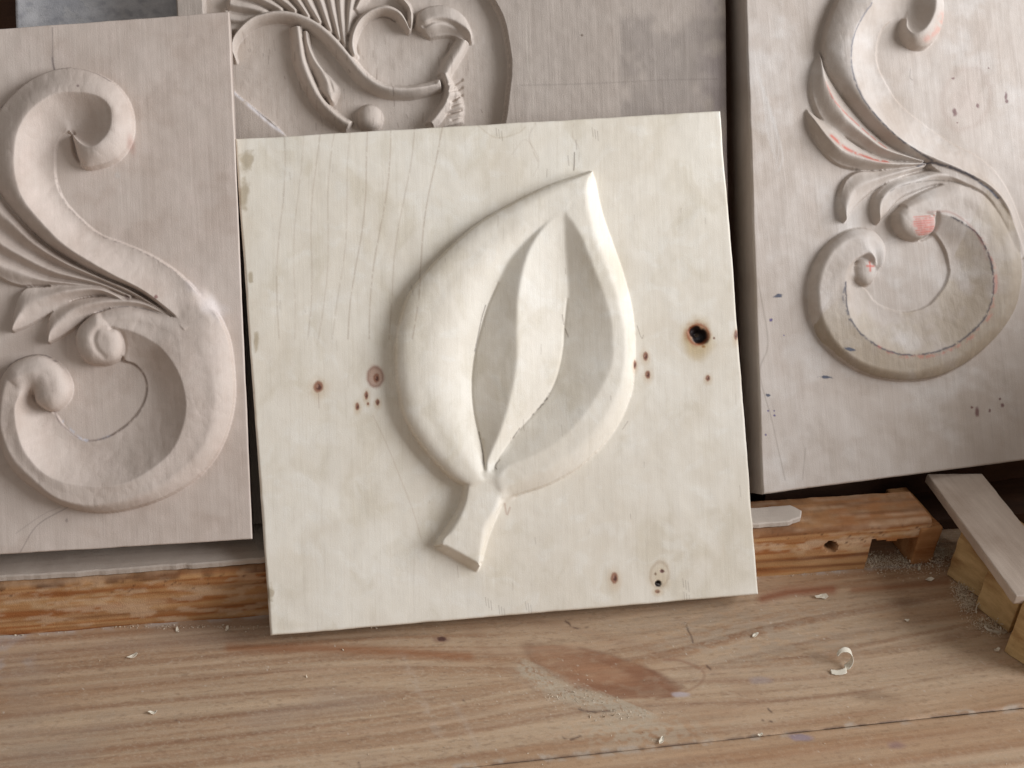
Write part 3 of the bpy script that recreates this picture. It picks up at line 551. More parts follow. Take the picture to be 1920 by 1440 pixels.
def paint_right(p, px, uv):
    X, Y = px[..., 0], px[..., 1]; m = np.ones(X.shape, bool)
    p.over(m, lin(160, 144, 128), (sm(fbm(X/55, Y/60, 81, 4), .48, .8)*.32).ravel())
    p.over(m, lin(216, 212, 208), (sm(fbm(X/60+9, Y/50, 83, 5), .48, .85)*.35).ravel())
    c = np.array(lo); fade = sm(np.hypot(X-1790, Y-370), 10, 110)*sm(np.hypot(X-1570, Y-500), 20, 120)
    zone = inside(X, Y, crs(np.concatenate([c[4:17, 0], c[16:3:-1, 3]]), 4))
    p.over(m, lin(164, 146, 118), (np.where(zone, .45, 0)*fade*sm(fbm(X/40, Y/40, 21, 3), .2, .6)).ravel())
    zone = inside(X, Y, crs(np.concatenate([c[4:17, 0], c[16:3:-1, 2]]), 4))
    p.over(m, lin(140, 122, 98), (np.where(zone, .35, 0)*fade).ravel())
    p.line([(r[2][0], r[2][1]) for r in lo[2:17]], 2.0, lin(46,44,54), .85, .28, 5, 8, 3)
    p.line([(r[2][0]+5, r[2][1]+4) for r in lo[4:14]], 3.0, RE, .4, .5, 6, 8, 4)
    p.line([(1633,7),(1613,37),(1598,73),(1595,113),(1602,153),(1620,193),(1647,227),(1680,260),(1713,283),(1747,303)], 1.4, BL, .7, .32, 7, 8, 2)
    p.line([(1720,312),(1747,305),(1803,323),(1847,350),(1870,372)], 1.8, BL, .8, .25, 9, 8, 2)
    p.line([(1650,372),(1680,352),(1720,342),(1763,338),(1797,342),(1838,360)], 1.2, lin(90,80,70), .5, .4)
    p.line([(1740,398),(1780,398),(1815,420),(1840,455),(1850,490)], 2.5, lin(150,90,76), .4, .4)
    for q in range(9): p.line([(1712+q*.6, 407+q*4.3), (1752-q*.8, 404+q*4.3)], 1.5, RE, .6, .38, 30+q)
    p.spot(1733, 423, 22, 20, 0, RE, .4, .6, .4, 5)
    p.line([(1545,150),(1560,185),(1580,208),(1620,245),(1660,279)], 1.6, RE, .6, .42); p.line([(1558,255),(1590,281),(1637,300),(1660,304)], 3, RE, .8, .36)
    p.line([(1624,499),(1638,499)], 2, RE, .85); p.line([(1631,491),(1630,508)], 2, RE, .85)
    p.line([(1763,30),(1757,55),(1735,75)], 6, lin(204,140,124), .5, .4)
    p.line([(1592,600),(1580,560),(1585,530)], 1.6, BL, .6, .4)
    for x, y, rx, ry, a in [(1458,555,10,4,-15),(1548,707,11,4,5),(1592,655,10,3.5,8),(1440,741,6,3,20),(1446,600,3,3,0),(1440,770,2.2,2.2,0),(1451,770,2,2,0),(1452,779,2.4,2,0),(1436,815,2,2,0),(1470,629,2,1.5,0)]:
        p.spot(x, y, rx, ry, a, BL if rx > 5 else lin(74, 60, 120), .9, .4, .6, int(x))
    p.ring(1812, 185, 44, 58, 15, .12, lin(160,136,122), .25); p.spot(1812, 185, 42, 56, 15, lin(190,170,158), .3, .9)
    for x, y, rx, ry in [(1787,147,4,3),(1888,190,3.5,5),(1886,181,3,9),(1833,198,4,5),(1790,210,5,8),(1795,230,2,2),(1853,128,2,2),(1832,772,5,10),(1822,764,3,3),(1856,770,3,4),(1880,760,4,5),(1875,748,3,3)]:
        p.spot(x, y, rx, ry, 0, lin(96,50,50), .8, .6, .4, int(y))
    p.line([(1707,130),(1706,145),(1711,150)], 1, lin(110,96,86), .5)
    p.line([(1420,520),(1440,640),(1425,700),(1450,800),(1472,900)], 1.3, lin(140,128,116), .5); p.line([(1510,840),(1505,900)], 1, lin(130,118,108), .4)
    for q in range(6): p.line([(1420+q*6, 130+q*18), (1432+q*7, 190+q*20), (1440+q*4, 260+q*12)], 2.5, lin(204,198,192), .35)
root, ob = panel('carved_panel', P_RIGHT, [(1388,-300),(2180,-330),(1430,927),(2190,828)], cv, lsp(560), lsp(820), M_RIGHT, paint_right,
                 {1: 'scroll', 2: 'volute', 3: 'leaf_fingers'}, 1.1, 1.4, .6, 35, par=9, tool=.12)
tag(root, 'thick wooden panel at the right with carved scrolls marked in blue and red pencil', 'carved panel', 'carved wooden panels leaning together')

# ------------------------------------------------------------------ bench
def wx(px, z=0.): return gnd(np.array(px, float), z)
def dense(a0, a1, b0, b1, step, coarse):
    return np.concatenate([np.arange(a0, b0, coarse), np.arange(b0, b1, step), np.arange(b1, a1+coarse, coarse)])
SEAM = wx((1500, 1371))[1]
bench = empty('workbench'); tag(bench, 'worn pine workbench top under the panels, scratched and dusty, with a big oval knot', 'workbench')
def plank(y0, y1, step, seed, name='plank'):
    xs = dense(-.75, .85, -.40, .47, .00062, .03); ys = np.concatenate([np.linspace(y0, y1, max(3, int((y1-y0)/step)))])
    X, Y = np.meshgrid(xs, ys); W = np.stack([X, Y, 0*X], -1); px = project(W)
    k = wx((1125, 1262)); dx, dy = X-k[0], Y-k[1]; ca, sa = math.cos(-.50), math.sin(-.50)
    ku = dx*ca+dy*sa; kv = -dx*sa+dy*ca
    kr = (np.abs(ku/.046)**1.7+np.abs((kv-.09*ku**2/.046)/.0165)**1.7)**(1/1.7)*(1+.12*(fbm(X*50, Y*70, 29, 3)-.5))
    warp = .016*np.sign(dy+.001)*np.exp(-(np.hypot(dx/.10, dy/.05))**2)
    yy = Y+warp*(seed == 1)+.010*(fbm(X*3.0, Y*6, 3, 3)-.5)-.03*(X > .08)*(seed == 1)*sm(X, .08, .5)
    g = fbm(X*3+seed, yy*190, 12+seed, 3); g2 = fbm(X*9, yy*520, 17+seed, 3); lw = fbm(X*7, Y*14, 27, 4)
    rings = (.5+.5*np.sin(yy*420+5*fbm(X*2, yy*20, 41, 2)))**5
    col = np.array(lin(192, 166, 138))[None, None]*(np.ones(X.shape)[..., None])
    def mixc(c, a):
        nonlocal col; a = np.clip(a, 0, 1)[..., None]; col = col*(1-a)+np.array(c)*a
    mixc(lin(140, 96, 64), sm(g, .42, .72)*.5); mixc(lin(126, 82, 56), rings*.45*sm(lw, .3, .6)); mixc(lin(196, 178, 156), sm(fbm(X*700, Y*1300, 19, 3), .5, .75)*.4); mixc(lin(112, 84, 64), sm(fbm(X*260, Y*900, 23, 3), .58, .8)*.35); mixc(lin(190, 162, 136), sm(g2, .52, .8)*.5)
    mixc(lin(160, 116, 78), sm(fbm(X*5, Y*30, 44, 3), .5, .7)*.4)
    # worn, greyed zone
    mixc(lin(164, 146, 130), sm(fbm(X*10+3, Y*22, 51, 4), .48, .7)*.45*(1-sm(np.abs(px[..., 0]-400)/500, .6, 1)))
    mixc(lin(178, 160, 140), np.exp(-((px[..., 0]-1400)/230)**2-((px[..., 1]-1190)/70)**2)*sm(fbm(X*160, Y*300, 53, 3), .35, .65)*.7)
    mixc(lin(176, 168, 166), (1-sm(px[..., 0], 40, 75))*sm(fbm(X*60, Y*90, 55, 3), .38, .62)*.55*sm(1290-px[..., 1], 0, 30))
    p = Paint(px); m = np.ones(X.shape, bool)
    if seed == 1:
        # the knot
        ring = .5+.5*np.sin(kr*11+2*fbm(X*60, Y*80, 6, 2)); inn = 1-sm(kr+.30*(fbm(X*60, Y*120, 33, 4)-.5), .84, 1.06)
        mixc(lin(150, 104, 76), inn*(.45+.4*sm(fbm(X*120, Y*240, 37, 3), .3, .6))*(.55+.45*sm(ku, -.045, .01))); mixc(lin(112, 68, 48), inn*ring*.4*sm(ku, -.03, .02)); mixc(lin(104, 62, 44), inn*sm(kr, .6, 1)*sm(ku, -.01, .04)*.45); mixc(lin(172, 130, 100), inn*np.exp(-(kr/.35)**2)*.6)
        mixc(lin(96, 54, 40), np.exp(-((kr-.97)/.09)**2)*.3*sm(fbm(X*90, Y*90, 49, 3), .3, .6))
        mixc(lin(120, 70, 48), np.exp(-((kr-1.35-.1*np.sin(ku*50))/.12)**2)*.2*sm(-kv, -.01, .015)); mixc(lin(126, 78, 54), np.exp(-((kr-1.8)/.2)**2)*.15)
        D = lin(188, 176, 156)
        dd = dist_poly(px[..., 0], px[..., 1], np.array([(985,1255),(1060,1300),(1150,1325),(1210,1335)], float))
        mixc(D, np.exp(-(dd/20)**2)*(px[..., 1] > 1236+(px[..., 0]-985)*.42)*sm(fbm(X*900, Y*900, 61, 2), .2, .5)*.8)
        mixc(D, np.exp(-((px[..., 0]-1200)/130)**2-((px[..., 1]-1370)/32)**2)*sm(fbm(X*300, Y*420, 63, 3), .35, .6)*.65)
        mixc(lin(196, 180, 164), np.exp(-(dist_poly(px[..., 0], px[..., 1], np.array([(745,1205),(770,1260),(790,1310),(820,1375)], float))/9)**2)*.3*sm(fbm(X*300, Y*300, 81, 3), .3, .6))
        mixc(lin(196, 180, 164), np.exp(-(dist_poly(px[..., 0], px[..., 1], np.array([(850,1320),(875,1360),(895,1400)], float))/6)**2)*.25)
        mixc(lin(150, 92, 54), np.exp(-(dist_poly(px[..., 0], px[..., 1], np.array([(430,1215),(600,1215),(740,1222),(880,1232)], float))/9)**2)*.6)
        mixc(lin(140, 74, 46), np.exp(-(dist_poly(px[..., 0], px[..., 1], np.array([(1430,1122),(1480,1110),(1560,1106)], float))/9)**2)*.7)
        p.spot(826, 1199, 18, 7, 0, lin(150,118,100), .7, .6); p.spot(828, 1198, 9, 5, 0, lin(84,56,54), .95, .4)
        p.line([(1245,1237),(1280,1240),(1320,1262),(1300,1290),(1230,1312)], 2.5, lin(128,80,56), .4)
        for a in [[(1055,1383),(1068,1388),(1088,1380)],[(1084,1330),(1110,1335),(1152,1332)],[(868,1313),(880,1318)],[(1060,1165),(1080,1178),(1108,1176)],[(1325,1248),(1332,1255)],[(1440,1328),(1446,1335)],[(1430,1350),(1448,1353)],[(330,1350),(337,1352)],[(672,1430),(674,1440)],[(1285,1168),(1300,1205)],[(1560,1255),(1568,1262)]]:
            p.line([a[0], a[-1]] if len(a) == 2 else a, 1.9, lin(62, 44, 42), .75, .42, 5, 8, 3)
    p.spot(1500, 1382, 24, 8, 5, lin(140,130,150), .7, .5); p.spot(1680, 1397, 18, 9, 0, lin(128,98,110), .5, .7); p.spot(1425, 1275, 24, 9, 0, lin(160,150,152), .5, .6)
    p.spot(1275, 1302, 18, 6, 0, lin(192,184,190), .7, .5); p.spot(1640, 1305, 60, 14, 8, lin(120,92,70), .4, .8); p.spot(1700, 1130, 40, 10, 0, lin(110,90,74), .4, .9)
    p.line([(1600,1106),(1680,1100),(1775,1092)], 6, lin(144,86,50), .55)
    r = np.random.RandomState(11+seed)
    for q in range(85):                     # scratches and flecks
        x, y = r.uniform(0, 1920), r.uniform(1100, 1440); a = r.uniform(-.9, .9); l = r.uniform(3, 16)
        if r.rand() < .5: x = r.normal(1350, 160); y = r.normal(1215, 50)
        c = lin(204, 190, 172) if r.rand() < .7 else lin(92, 66, 54)
        p.line([(x, y), (x+l*math.cos(a), y+l*math.sin(a))], r.uniform(.6, 1.2), c, r.uniform(.12, .4))
    for q in range(260):
        x, y = r.uniform(0, 1920), r.uniform(1090, 1440)
        if r.rand() < .25: x = r.normal(1060, 60); y = r.normal(1310, 22)
        s_ = r.uniform(.6, 1.4); p.spot(x, y, s_*1.5, s_, r.uniform(0, 90), lin(214, 204, 188), r.uniform(.4, .9), .5, .1, q)
    # dirty seams at the long edges
    dS = np.abs(Y-SEAM)*1000
    mixc(lin(84, 62, 50), np.exp(-(dS/.9)**2)*sm(fbm(X*120, Y*50, 71, 3), .35, .6)*.8)
    mixc(lin(186, 172, 156), np.exp(-((dS-1.4)/1.5)**2)*sm(fbm(X*140, Y*200, 73, 3), .5, .7)*.8)
    mixc(lin(196, 190, 184), np.exp(-((Y+.0006)*1000/2.2)**2)*sm(fbm(X*90, Y*60, 75, 3), .42, .62)*.7)
    a = p.a[..., None]; col = col*(1-a)+p.c*a
    Z = .00035*(g-.5)*2-.0006*np.exp(-(dS/.8)**2)-.0008*np.where(p.a > .75, 0, 0); Z = Z-.004
    P = np.stack([X, Y, Z+.004], -1); N = grid_normals(P); N = np.where(N[..., 2:3] < 0, -N, N)
    r_, c_ = X.shape; V = P.reshape(-1, 3); fc = grid_faces(r_, c_)[:, ::-1]
    idx = np.arange(r_*c_).reshape(r_, c_); loop = np.concatenate([idx[0, :-1], idx[:-1, -1], idx[-1, :0:-1], idx[:0:-1, 0]])
    bot = V[loop].copy(); bot[:, 2] = -.035; m_ = len(loop); i = np.arange(m_); j = (i+1) % m_; n0 = len(V)
    sides = np.stack([loop[i], loop[j], n0+j, n0+i], -1)
    V2 = np.concatenate([V, bot]); NN = np.concatenate([N.reshape(-1, 3), np.tile([0, 0, 1.], (m_, 1))])
    pc = np.concatenate([col.reshape(-1, 3), np.full((n0, 1), .93)], 1); pc = np.concatenate([pc, np.tile([.25, .15, .09, 1], (m_, 1))])
    return link(name, mesh(name, V2, np.concatenate([fc, sides]), NN, pc), bench, M_BENCH)
plank(SEAM+.00012, .05, .00075, 1)
plank(-.42, SEAM-.00012, .0011, 2)

# ------------------------------------------------------------------ rails, sill, recess
import bmesh
def box(name, lo_, hi_, mat, parent=None, bev=.0012, rough=.0006, step=.006, seed=1, xform=None, paint=None):
    """box with finely divided, slightly uneven faces and worn edges"""
    bm = bmesh.new(); lo_ = np.array(lo_, float); hi_ = np.array(hi_, float)
    bmesh.ops.create_cube(bm, size=1.0)
    for v in bm.verts: v.co = Vector([lo_[k]+(v.co[k]+.5)*(hi_[k]-lo_[k]) for k in range(3)])
    for ax in range(3):
        n = int((hi_[ax]-lo_[ax])/step)
        if n > 0:
            nn = min(n, 140)
            for q in range(1, nn):
                pos = lo_[ax]+(hi_[ax]-lo_[ax])*q/nn; no = [0, 0, 0]; no[ax] = 1; cp = [0, 0, 0]; cp[ax] = pos
                bmesh.ops.bisect_plane(bm, geom=bm.verts[:]+bm.edges[:]+bm.faces[:], plane_co=cp, plane_no=no, dist=1e-7)
    es = [e for e in bm.edges if len(e.link_faces) == 2 and e.calc_face_angle(0) > 1.2]
    bmesh.ops.bevel(bm, geom=es, offset=bev, segments=3, profile=.6, affect='EDGES', clamp_overlap=True)
    co_ = np.array([v.co for v in bm.verts]); nn = [v.normal.copy() for v in bm.verts]
    d = rough*2*(fbm(co_[:, 0]*160+co_[:, 2]*90, co_[:, 1]*160-co_[:, 2]*150, seed, 3)-.5)
    for v, dd, n_ in zip(bm.verts, d, nn): v.co += n_*float(dd)
    me = bpy.data.meshes.new(name); bm.to_mesh(me); bm.free()
    if xform is not None: me.transform(xform)
    o = link(name, me, parent, mat); me.polygons.foreach_set('use_smooth', np.ones(len(me.polygons), bool))
    me.set_sharp_from_angle(angle=math.radians(50)) if hasattr(me, 'set_sharp_from_angle') else None
    return o
def rail_mesh():
    # front face + top of the batten as one profile swept along x, with chips and a notch broken out at its right end
    xe = wx((1742, 985), .030)[0]; xn = wx((1620, 1064))[0]; RH = .0365
    xs = dense(-.75, xe, -.36, xe-.0005, .0009, .02); xs = xs[xs < xe]; xs = np.append(xs, xe)
    prof = [(0.0, 0.0)]; zz = np.linspace(0, RH-.003, 26); pr = [(0.0, z) for z in zz]+[(.0009, RH-.0012), (.003, RH)]+[(y, RH) for y in np.linspace(.006, .032, 10)]
    pr = np.array(pr); X, K = np.meshgrid(xs, np.arange(len(pr))); Y = pr[K.astype(int), 0].copy(); Z = pr[K.astype(int), 1].copy()
    r_ = X > xn; low = .0185+.006*fbm(X*40, X*0, 8, 3); Zc = Z.copy()
    Y += .0011*(fbm(X*22, Z*90, 5, 4)-.5)*2*(Z < RH-.0005)+.0004*(fbm(X*160, Z*500, 6, 3)-.5)*(Z < RH-.0005)
    Y += np.where(r_ & (Z < low), .030, 0)                        # the notch runs back under the batten
    top = Z > RH-.0035; Z -= np.where(top, .0011*fbm(X*120, Y*60, 9, 3), 0)
    P = np.stack([X, Y, Z], -1); N = -grid_normals(P); px = project(P)
    # hole
    c = np.array((1558, 1025.)); d = np.hypot((px[..., 0]-c[0])/13, (px[..., 1]-c[1])/9.5); P[..., 1] += .012*(1-sm(d, .75, 1.0))
    g = fbm(X*9, Z*420, 31, 3); col = np.array(lin(184, 138, 94))*np.ones(X.shape)[..., None]
    def mixc(cc, a):
        nonlocal col; a = np.clip(a, 0, 1)[..., None]; col = col*(1-a)+np.array(cc)*a
    mixc(lin(152, 90, 46), sm(g, .42, .62)*.8); mixc(lin(196, 154, 108), sm(fbm(X*12, Z*500, 33, 3), .5, .75)*.7)
    mixc(lin(204, 172, 136), sm(fbm(X*55, Z*240, 35, 4), .50, .68)*.75*np.exp(-((Z-.020)/.009)**2))
    mixc(lin(106, 58, 34), sm(fbm(X*4, Z*300+9, 37, 3), .58, .74)*.7)
    mixc(lin(208, 178, 148), sm(fbm(X*60, Z*200, 38, 4), .45, .6)*.7*(X > .1)*np.exp(-((Z-.026)/.006)**2))
    ontop = Z > RH-.0032
    mixc(lin(150, 116, 86), ontop*(.35+.5*sm(fbm(X*70, Y*260, 61, 4), .4, .65))); mixc(lin(196, 166, 138), ontop*sm(fbm(X*60, Y*500, 63, 4), .46, .72)*.45); mixc(lin(110, 72, 48), ontop*sm(fbm(X*20, Y*700, 65, 3), .55, .72)*.6)
    mixc(lin(206, 176, 146), (~ontop)*(X < .12)*sm(fbm(X*75, Z*330, 67, 4), .52, .66)*.6)
    mixc(lin(74, 44, 34), np.exp(-((Z-.0335)/.0013)**2)*(X < 0)*sm(fbm(X*90, Z*0, 39, 3), .35, .6)*.8)
    mixc(lin(40, 26, 22), 1-sm(d, .7, 1.05)); mixc(lin(188, 150, 118), np.exp(-((d-1.2)/.18)**2)*.4)
    p = Paint(px); r = np.random.RandomState(2)
    for q in range(150):
        x = r.uniform(-.33, xe); z = np.clip(r.normal(.029, .004), .01, .035); a = project(np.array([x, 0, z])); l = r.uniform(4, 11)
        p.line([a, a+np.array([l, r.uniform(.2, .7)*l*(1 if x > 0 else -1)])], .9, lin(80, 48, 34), r.uniform(.35, .8))
    a = p.a[..., None]; col = col*(1-a)+p.c*a
    rr, cc = X.shape; V = P.reshape(-1, 3); fc = grid_faces(rr, cc); n0 = len(V)
    right = np.arange(rr)*cc+cc-1                                  # end cap at the right
    pts = V[right]; cen = pts.mean(0, keepdims=True); extra = np.array([[xe, .032, 0.02]])
    V2 = np.concatenate([V, cen+[[0.001, .006, 0]], extra]); tri = [(int(right[i]), int(right[i+1]), n0) for i in range(rr-1)]+[(int(right[-1]), n0+1, n0)]
    me = bpy.data.meshes.new('rail'); me.from_pydata(V2.tolist(), [], [tuple(x) for x in fc.tolist()]+tri); at = me.attributes.new('paint', 'FLOAT_COLOR', 'POINT')
    pc = np.concatenate([col.reshape(-1, 3), np.full((n0, 1), .95)], 1); pc = np.concatenate([pc, np.tile([.24, .13, .06, 1], (2, 1))])
    at.data.foreach_set('color', pc.astype(np.float32).ravel()); me.polygons.foreach_set('use_smooth', np.ones(len(me.polygons), bool)); me.update()
    me.set_sharp_from_angle(angle=math.radians(60))
    return me
ro = link('wooden_rail', rail_mesh(), None, M_RAIL); tag(ro, 'chipped orange pine batten along the back of the bench, one drilled hole at the right', 'rail')

def slab(name, top_px, z, th, mat, seed=3, ragged=0.0, n=220, world=None):
    pts = np.array([wx(p, z)[:2] for p in top_px]) if world is None else np.array(world)
    P = []
    for i in range(len(pts)):
        a, b = pts[i], pts[(i+1) % len(pts)]; k = max(2, int(np.linalg.norm(b-a)/.0018)); t = np.linspace(0, 1, k, endpoint=False)[:, None]; P.append(a*(1-t)+b*t)
    P = np.concatenate(P); m = len(P); T = np.roll(P, -1, 0)-np.roll(P, 1, 0); T /= np.linalg.norm(T, axis=1)[:, None]+1e-9; Nn = np.stack([T[:, 1], -T[:, 0]], 1)
    w = ragged*(fbm(P[:, 0]*90, P[:, 1]*40, seed, 4)-.5)*2; P = P+Nn*w[:, None]
    bm = bmesh.new()
    tv = [bm.verts.new((x, y, z)) for x, y in P-Nn*.0008]; mv = [bm.verts.new((x, y, z-.0007)) for x, y in P]; bv = [bm.verts.new((x, y, z-th)) for x, y in P]
    bm.faces.new(tv); bm.faces.new(bv[::-1])
    for i in range(m):
        j = (i+1) % m; bm.faces.new((tv[j], tv[i], mv[i], mv[j])); bm.faces.new((mv[j], mv[i], bv[i], bv[j]))
    bmesh.ops.recalc_face_normals(bm, faces=bm.faces[:])
    me = bpy.data.meshes.new(name); bm.to_mesh(me); bm.free(); return link(name, me, None, mat)
sx1 = wx((1510, 972), SILL)[0]; xl = -.75
y_front = .0015; xm = wx((1200, 1000), SILL)[0]
o = slab('sill_board', None, SILL, .0034, M_SILL, 3, .0015, world=[(xl, y_front), (sx1-.012, y_front+.002), (sx1-.002, y_front+.006), (sx1+.001, y_front+.013), (sx1-.004, .021), (xm+.03, .022), (xm, .16), (xl, .16)])
tag(o, 'dusty grey painted sill board over the rail, its rounded white end showing right of the leaf panel', 'sill board')
# beam that carries the sill and the panels' feet, and the dark recess behind
o = box('support_beam', (-.75, .0335, -.03), (xm+.01, .20, SILL-.0040), M_DARK, None, .001, .0003, .03, 4); tag(o, 'dark support beam under the grey sill board, behind the rail', 'beam')
xr0 = xm+.012
o = box('floor_board', (xr0, .0335, -.02), (.62, .30, .0095), M_DARK, None, .001, .0006, .012, 6); tag(o, 'dark stained board at the bottom of the gap under the right panel', 'board')
pf = wx((1676, 893), .030); e = P_RIGHT.e; bk = np.cross([0, 0, 1], e)
def oriented(loc, xdir, zdir=(0, 0, 1)):
    x = Vector(xdir).normalized(); z = Vector(zdir).normalized(); y = z.cross(x).normalized(); z = x.cross(y)
    return Matrix(((x[0], y[0], z[0], loc[0]), (x[1], y[1], z[1], loc[1]), (x[2], y[2], z[2], loc[2]), (0, 0, 0, 1)))
o = box('bearer_block', (-.10, .001, 0), (.30, .05, .0195), M_DARK, None, .001, .0005, .012, 8, oriented((pf[0], pf[1], .0100), e)); tag(o, 'dark wooden bearer the right scroll panel stands on', 'bearer')

# brace, lath and offcut blocks at the right
q0 = wx((1700, 912), .030); q1 = wx((1766, 985), .030); d = q1-q0
o = box('brace', (0, -.016, -.030), (np.linalg.norm(d)+.002, 0, 0), M_RAIL, None, .0015, .0006, .004, 9, oriented(q0, d)); tag(o, 'short brown pine brace end between the rail and the pale lath', 'brace')
ZT = .0435; a = wx((1738, 888), ZT); b = wx((1905, 1117), ZT); c = wx((1838, 883), ZT); d = (b-a); dn = d/np.linalg.norm(d); side = np.cross([0, 0, 1], dn); wd = abs((c-a)@side)
o = box('wooden_lath', (0, 0, -.0065), (np.linalg.norm(d)+.0, wd, 0), M_STRIP, None, .0009, .0004, .004, 10, oriented(a, dn)); tag(o, 'pale flat lath lying across the yellow blocks at the right edge', 'lath')
blk = None
for k, (bl_, br_, lab) in enumerate([((1774,1078),(1829,1118),'yellow pine offcut block farthest from the camera, tucked under the pale lath'), ((1828,1137),(1880,1180),'middle yellow pine offcut block under the pale lath'), ((1882,1222),(1948,1268),'yellow pine offcut block nearest the camera, cut off by the right edge of the photo')]):
    A, Bp = wx(bl_), wx(br_); d = Bp-A; L = np.linalg.norm(d)
    o = box('offcut_block', (0, 0, .0003), (L+.004, .045, .0365 if k < 2 else .040), M_BLOCK, None, .0008, .0007, .004, 12+k, oriented(A, d)); tag(o, lab, 'wood block', 'yellow pine offcut blocks under the lath')

# unseen open box, added right of the frame to shade the lower right corner
tb = empty('shade_box', (0, 0, 0)); tag(tb, 'unseen plain wooden box added on the bench to shade the lower right corner', 'box')
for nm, lo_, hi_ in (('side_board', (0, 0, .001), (.012, .20, .27)), ('side_board', (.16, 0, .001), (.172, .20, .27)), ('end_board', (.0125, 0, .001), (.1595, .012, .265)), ('end_board', (.0125, .188, .001), (.1595, .20, .265)), ('base_board', (.0125, .0125, .001), (.1595, .1875, .010))):
    b_ = box(nm, lo_, hi_, M_BLOCK, tb, .0012, .0005, .012, 21)
tb.location = (.525, -.165, 0)
print('BOXPX', project(np.array([[.525,-.165,0],[.525,.035,0],[.525,.035,.19],[.525,-.165,.19]])).tolist(), P_RIGHT.o, gnd((1920,862),.03))

# ------------------------------------------------------------------ behind everything
wall = box('wall', (-1.2, .42, -.4), (1.3, .45, 1.0), M_DARK, None, .001, .0003, .2, 14); tag(wall, kind='structure')
PG = Plane((100, 900), (300, 890), SILL, 30, .012, 0.0)
PG.o = P_BACK.o-P_BACK.n*.045
cv = Canvas(-100, -400, 700, 400)
def paint_g(p, px, uv):
    X, Y = px[..., 0], px[..., 1]; m = np.ones(X.shape, bool)
    p.over(m, lin(130, 130, 138), (sm(fbm(X/16, Y/9, 91, 4), .50, .72)*.35).ravel()); p.over(m, lin(200, 198, 196), (sm(fbm(X/20, Y/14, 95, 4), .54, .7)*.5).ravel())
root, ob = panel('weathered_board', PG, [(24,-300),(600,-330),(40,600),(640,570)], cv, lsp(200), lsp(300), M_GREY, paint_g, {}, 1, 1, .6, 45)
tag(root, 'mottled grey weathered board peeking above the left scroll panel', 'board')
sup = box('floor', (-1.5, -1.2, -.80), (1.6, .6, -.78), M_DARK, None, .001, .0003, .4, 15); tag(sup, kind='structure')

# ------------------------------------------------------------------ shavings, chips, dust
def ribbon(name, pts, width, th=.0003, seed=1, taper=True, wdir=None):
    P = crs(np.array(pts, float), 8); n = len(P); T = np.gradient(P, axis=0); T /= np.linalg.norm(T, axis=1)[:, None]
    W = np.array(wdir, float); W /= np.linalg.norm(W)
    rr = np.random.RandomState(seed); t = np.linspace(0, 1, n); w = width*(.55+.45*np.sin(np.pi*np.clip(t*.9+.1, 0, 1))) if taper else np.full(n, width)
    w = w*(1+.18*(rr.rand(n)-.5)); K = 6; V = []
    for i in range(n):
        for k in range(K):
            s_ = k/(K-1)-.5; V.append(P[i]+W*w[i]*s_)
    fc = grid_faces(n, K); me = bpy.data.meshes.new(name); me.from_pydata([tuple(v) for v in V], [], [tuple(f) for f in fc.tolist()]); me.update()
    me.polygons.foreach_set('use_smooth', np.ones(len(me.polygons), bool)); return me
def solid(o, th):
    md = o.modifiers.new('thickness', 'SOLIDIFY'); md.thickness = th; md.offset = 0
c = wx((1577, 1252)); r0 = .0052
pts = [(c[0]-.008, c[1]-.003, .0008), (c[0]-.004, c[1]-.004, .0006), (c[0]+.001, c[1]-.0035, .0012)]
for a in np.linspace(-80, 150, 9): pts.append((c[0]+.001+r0*math.cos(math.radians(a))*1.0, c[1]+.001+.002*math.sin(math.radians(a)), .0060+r0*math.sin(math.radians(a))))
me = ribbon('curled_shaving', pts, .0042, seed=3, wdir=(.15, 1, .25)); o = link('curled_shaving', me, None, M_CHIP); solid(o, .0004)
tag(o, 'small white curled shaving lying alone on the bench', 'wood shaving')
def chip(px, size, label, rot=0, seed=1, z=0.0, nm='wood_chip'):
    c = wx(px, z); r = np.random.RandomState(seed); n = 9; bm = bmesh.new(); vs = []
    for i in range(n):
        a = 2*math.pi*i/n; rad = size*(.6+.5*r.rand()); x, y = rad*1.5*math.cos(a), rad*.7*math.sin(a)
        vs.append(bm.verts.new((x, y, .0005+.0009*math.sin(x/size*1.4)**2+.0003*r.rand())))
    cc = bm.verts.new((0, 0, .0004)); lowr = [bm.verts.new((v.co.x, v.co.y, v.co.z-.00035)) for v in vs]
    for i in range(n): j = (i+1) % n; bm.faces.new((vs[i], vs[j], cc)); bm.faces.new((vs[j], vs[i], lowr[i], lowr[j]))
    bm.faces.new(lowr[::-1]); me = bpy.data.meshes.new(nm); bm.to_mesh(me); bm.free()
    o = link(nm, me, None, M_CHIP); o.location = c; o.rotation_euler = (0, 0, math.radians(rot)); tag(o, label, 'wood chip', 'pale wood chips scattered on the bench'); return o
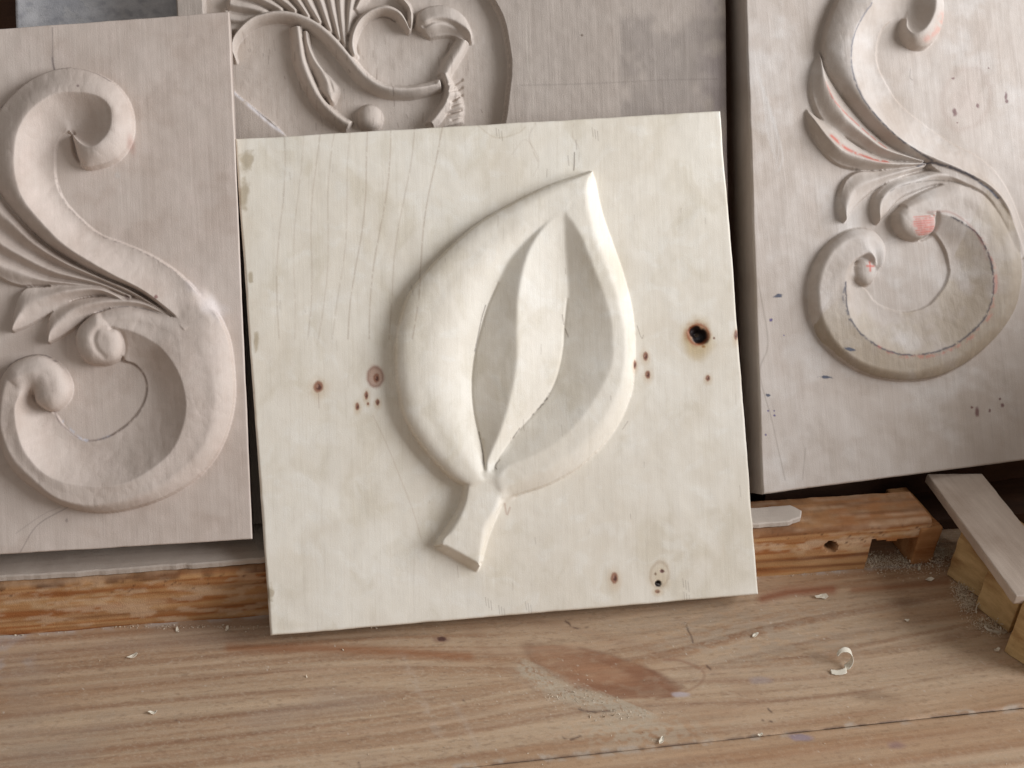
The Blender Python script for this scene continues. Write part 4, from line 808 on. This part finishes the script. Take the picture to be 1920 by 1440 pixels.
for px, s_, rot, lab in [((1541,1120), .0034, 5, 'largest pale chip on the bench, just right of the leaf panel\'s lower corner'), ((1416,1192), .0020, 40, 'tiny pale chip below the leaf panel\'s right corner, above the curled shaving'),
        ((1742,1088), .0028, 15, 'pale flat chip near the first yellow block'), ((1723,1068), .0016, 60, 'sliver of wood beside the dust heap near the rail end'),
        ((333,1184), .0018, 110, 'pale sliver under the left end of the rail'), ((249,1232), .0022, 25, 'pale curled crumb in the middle of the bench\'s left side'),
        ((1868,1220), .0018, 20, 'pale crumb at the foot of the nearest yellow block'), ((1240,1390), .0020, 60, 'pale splinter on the plank seam right of the oval knot'),
        ((1424,1380), .0014, 10, 'pale crumb on the seam beside a grey paint stain'), ((287,1338), .0018, 0, 'pale crumb near the dark nick at lower left'), ((1700,1165), .0012, 0, 'tiny crumb on the dark patch between the shaving and the blocks'),
        ((426,1180), .0014, 70, 'thin thread of wood by the leaf panel\'s lower left corner')]:
    chip(px, s_, lab, rot, int(px[0]))
def dust(name, spots, n, label, seed=1):
    r = np.random.RandomState(seed); V = []; Fc = []
    for (x, y, sx_, sy_, wgt, zmax) in spots:
        for q in range(int(n*wgt)):
            p = wx((r.normal(x, sx_), r.normal(y, sy_))); s_ = r.uniform(.00014, .00042) if r.rand() < .95 else r.uniform(.0004, .0007); z = abs(r.normal(0, zmax)); b = len(V)
            if p[1] > -.0005 and x < 1600: continue
            ax = r.normal(size=3); ax /= np.linalg.norm(ax); bx = np.cross(ax, r.normal(size=3)); bx /= np.linalg.norm(bx)+1e-9; cx = np.cross(ax, bx); el = r.choice([1, 1, 1.4, 2.6])
            c0 = np.array([p[0], p[1], z+s_*.4])
            for u, v_, w in ((1, 0, 0), (-1, 0, 0), (0, 1, 0), (0, -1, 0), (0, 0, 1), (0, 0, -1)): V.append(tuple(c0+s_*(ax*u*el+bx*v_*.8+cx*w*.35)))
            Fc += [(b, b+2, b+4), (b+2, b+1, b+4), (b+1, b+3, b+4), (b+3, b, b+4), (b+2, b, b+5), (b+1, b+2, b+5), (b+3, b+1, b+5), (b, b+3, b+5)]
    me = bpy.data.meshes.new(name); me.from_pydata(V, [], Fc); o = link(name, me, None, M_DUST); tag(o, label, 'sawdust', None, 'stuff'); return o
dust('sawdust', [(1690,1055,34,10,1.5,.0015),(1755,1040,14,14,1.3,.003),(1640,1052,14,7,.5,.001),(1800,1110,8,10,.7,.002),(1815,1135,9,10,.8,.002),(1850,1172,16,7,.6,.0015),(1872,1185,10,5,.3,.001),
                 (1080,1308,36,6,.10,.0001),(1180,1338,40,6,.06,.0001),(300,1176,200,2,.35,.0003),(30,1185,40,4,.15,.0002),(1500,1075,60,3,.1,.0002),(1000,1300,420,80,.12,.0001)], 900,
     'heap of sawdust and fine crumbs between the rail end and the yellow blocks, thinning over the bench')
# curled fibres in the dust heap
for k, (x, y, lab) in enumerate([(1812,1112,'thin curled shaving against the gap between the far and middle blocks'), (1838,1150,'thin curled shaving at the foot of the middle block'), (1766,1030,'small curled shaving on the dust heap by the brace'), (1862,1182,'thin shaving at the corner between the middle and nearest blocks')]):
    c = wx((x, y)); r = np.random.RandomState(k+4); pts = [(c[0]+.006*math.cos(a*(.6+.3*k)+k)*(1-.12*i)+.001*r.rand(), c[1]+.003*math.sin(a+k)+.0015*r.rand(), .0025+.002*math.sin(a*1.7+k)) for i, a in enumerate(np.linspace(0, 2.4, 6))]
    me = ribbon('thin_shaving', pts, .0016, seed=k, wdir=(.3, .2, 1)); o = link('thin_shaving', me, None, M_CHIP); solid(o, .0003); tag(o, lab, 'wood shaving', 'thin shavings by the blocks')

S.render.engine = 'CYCLES'
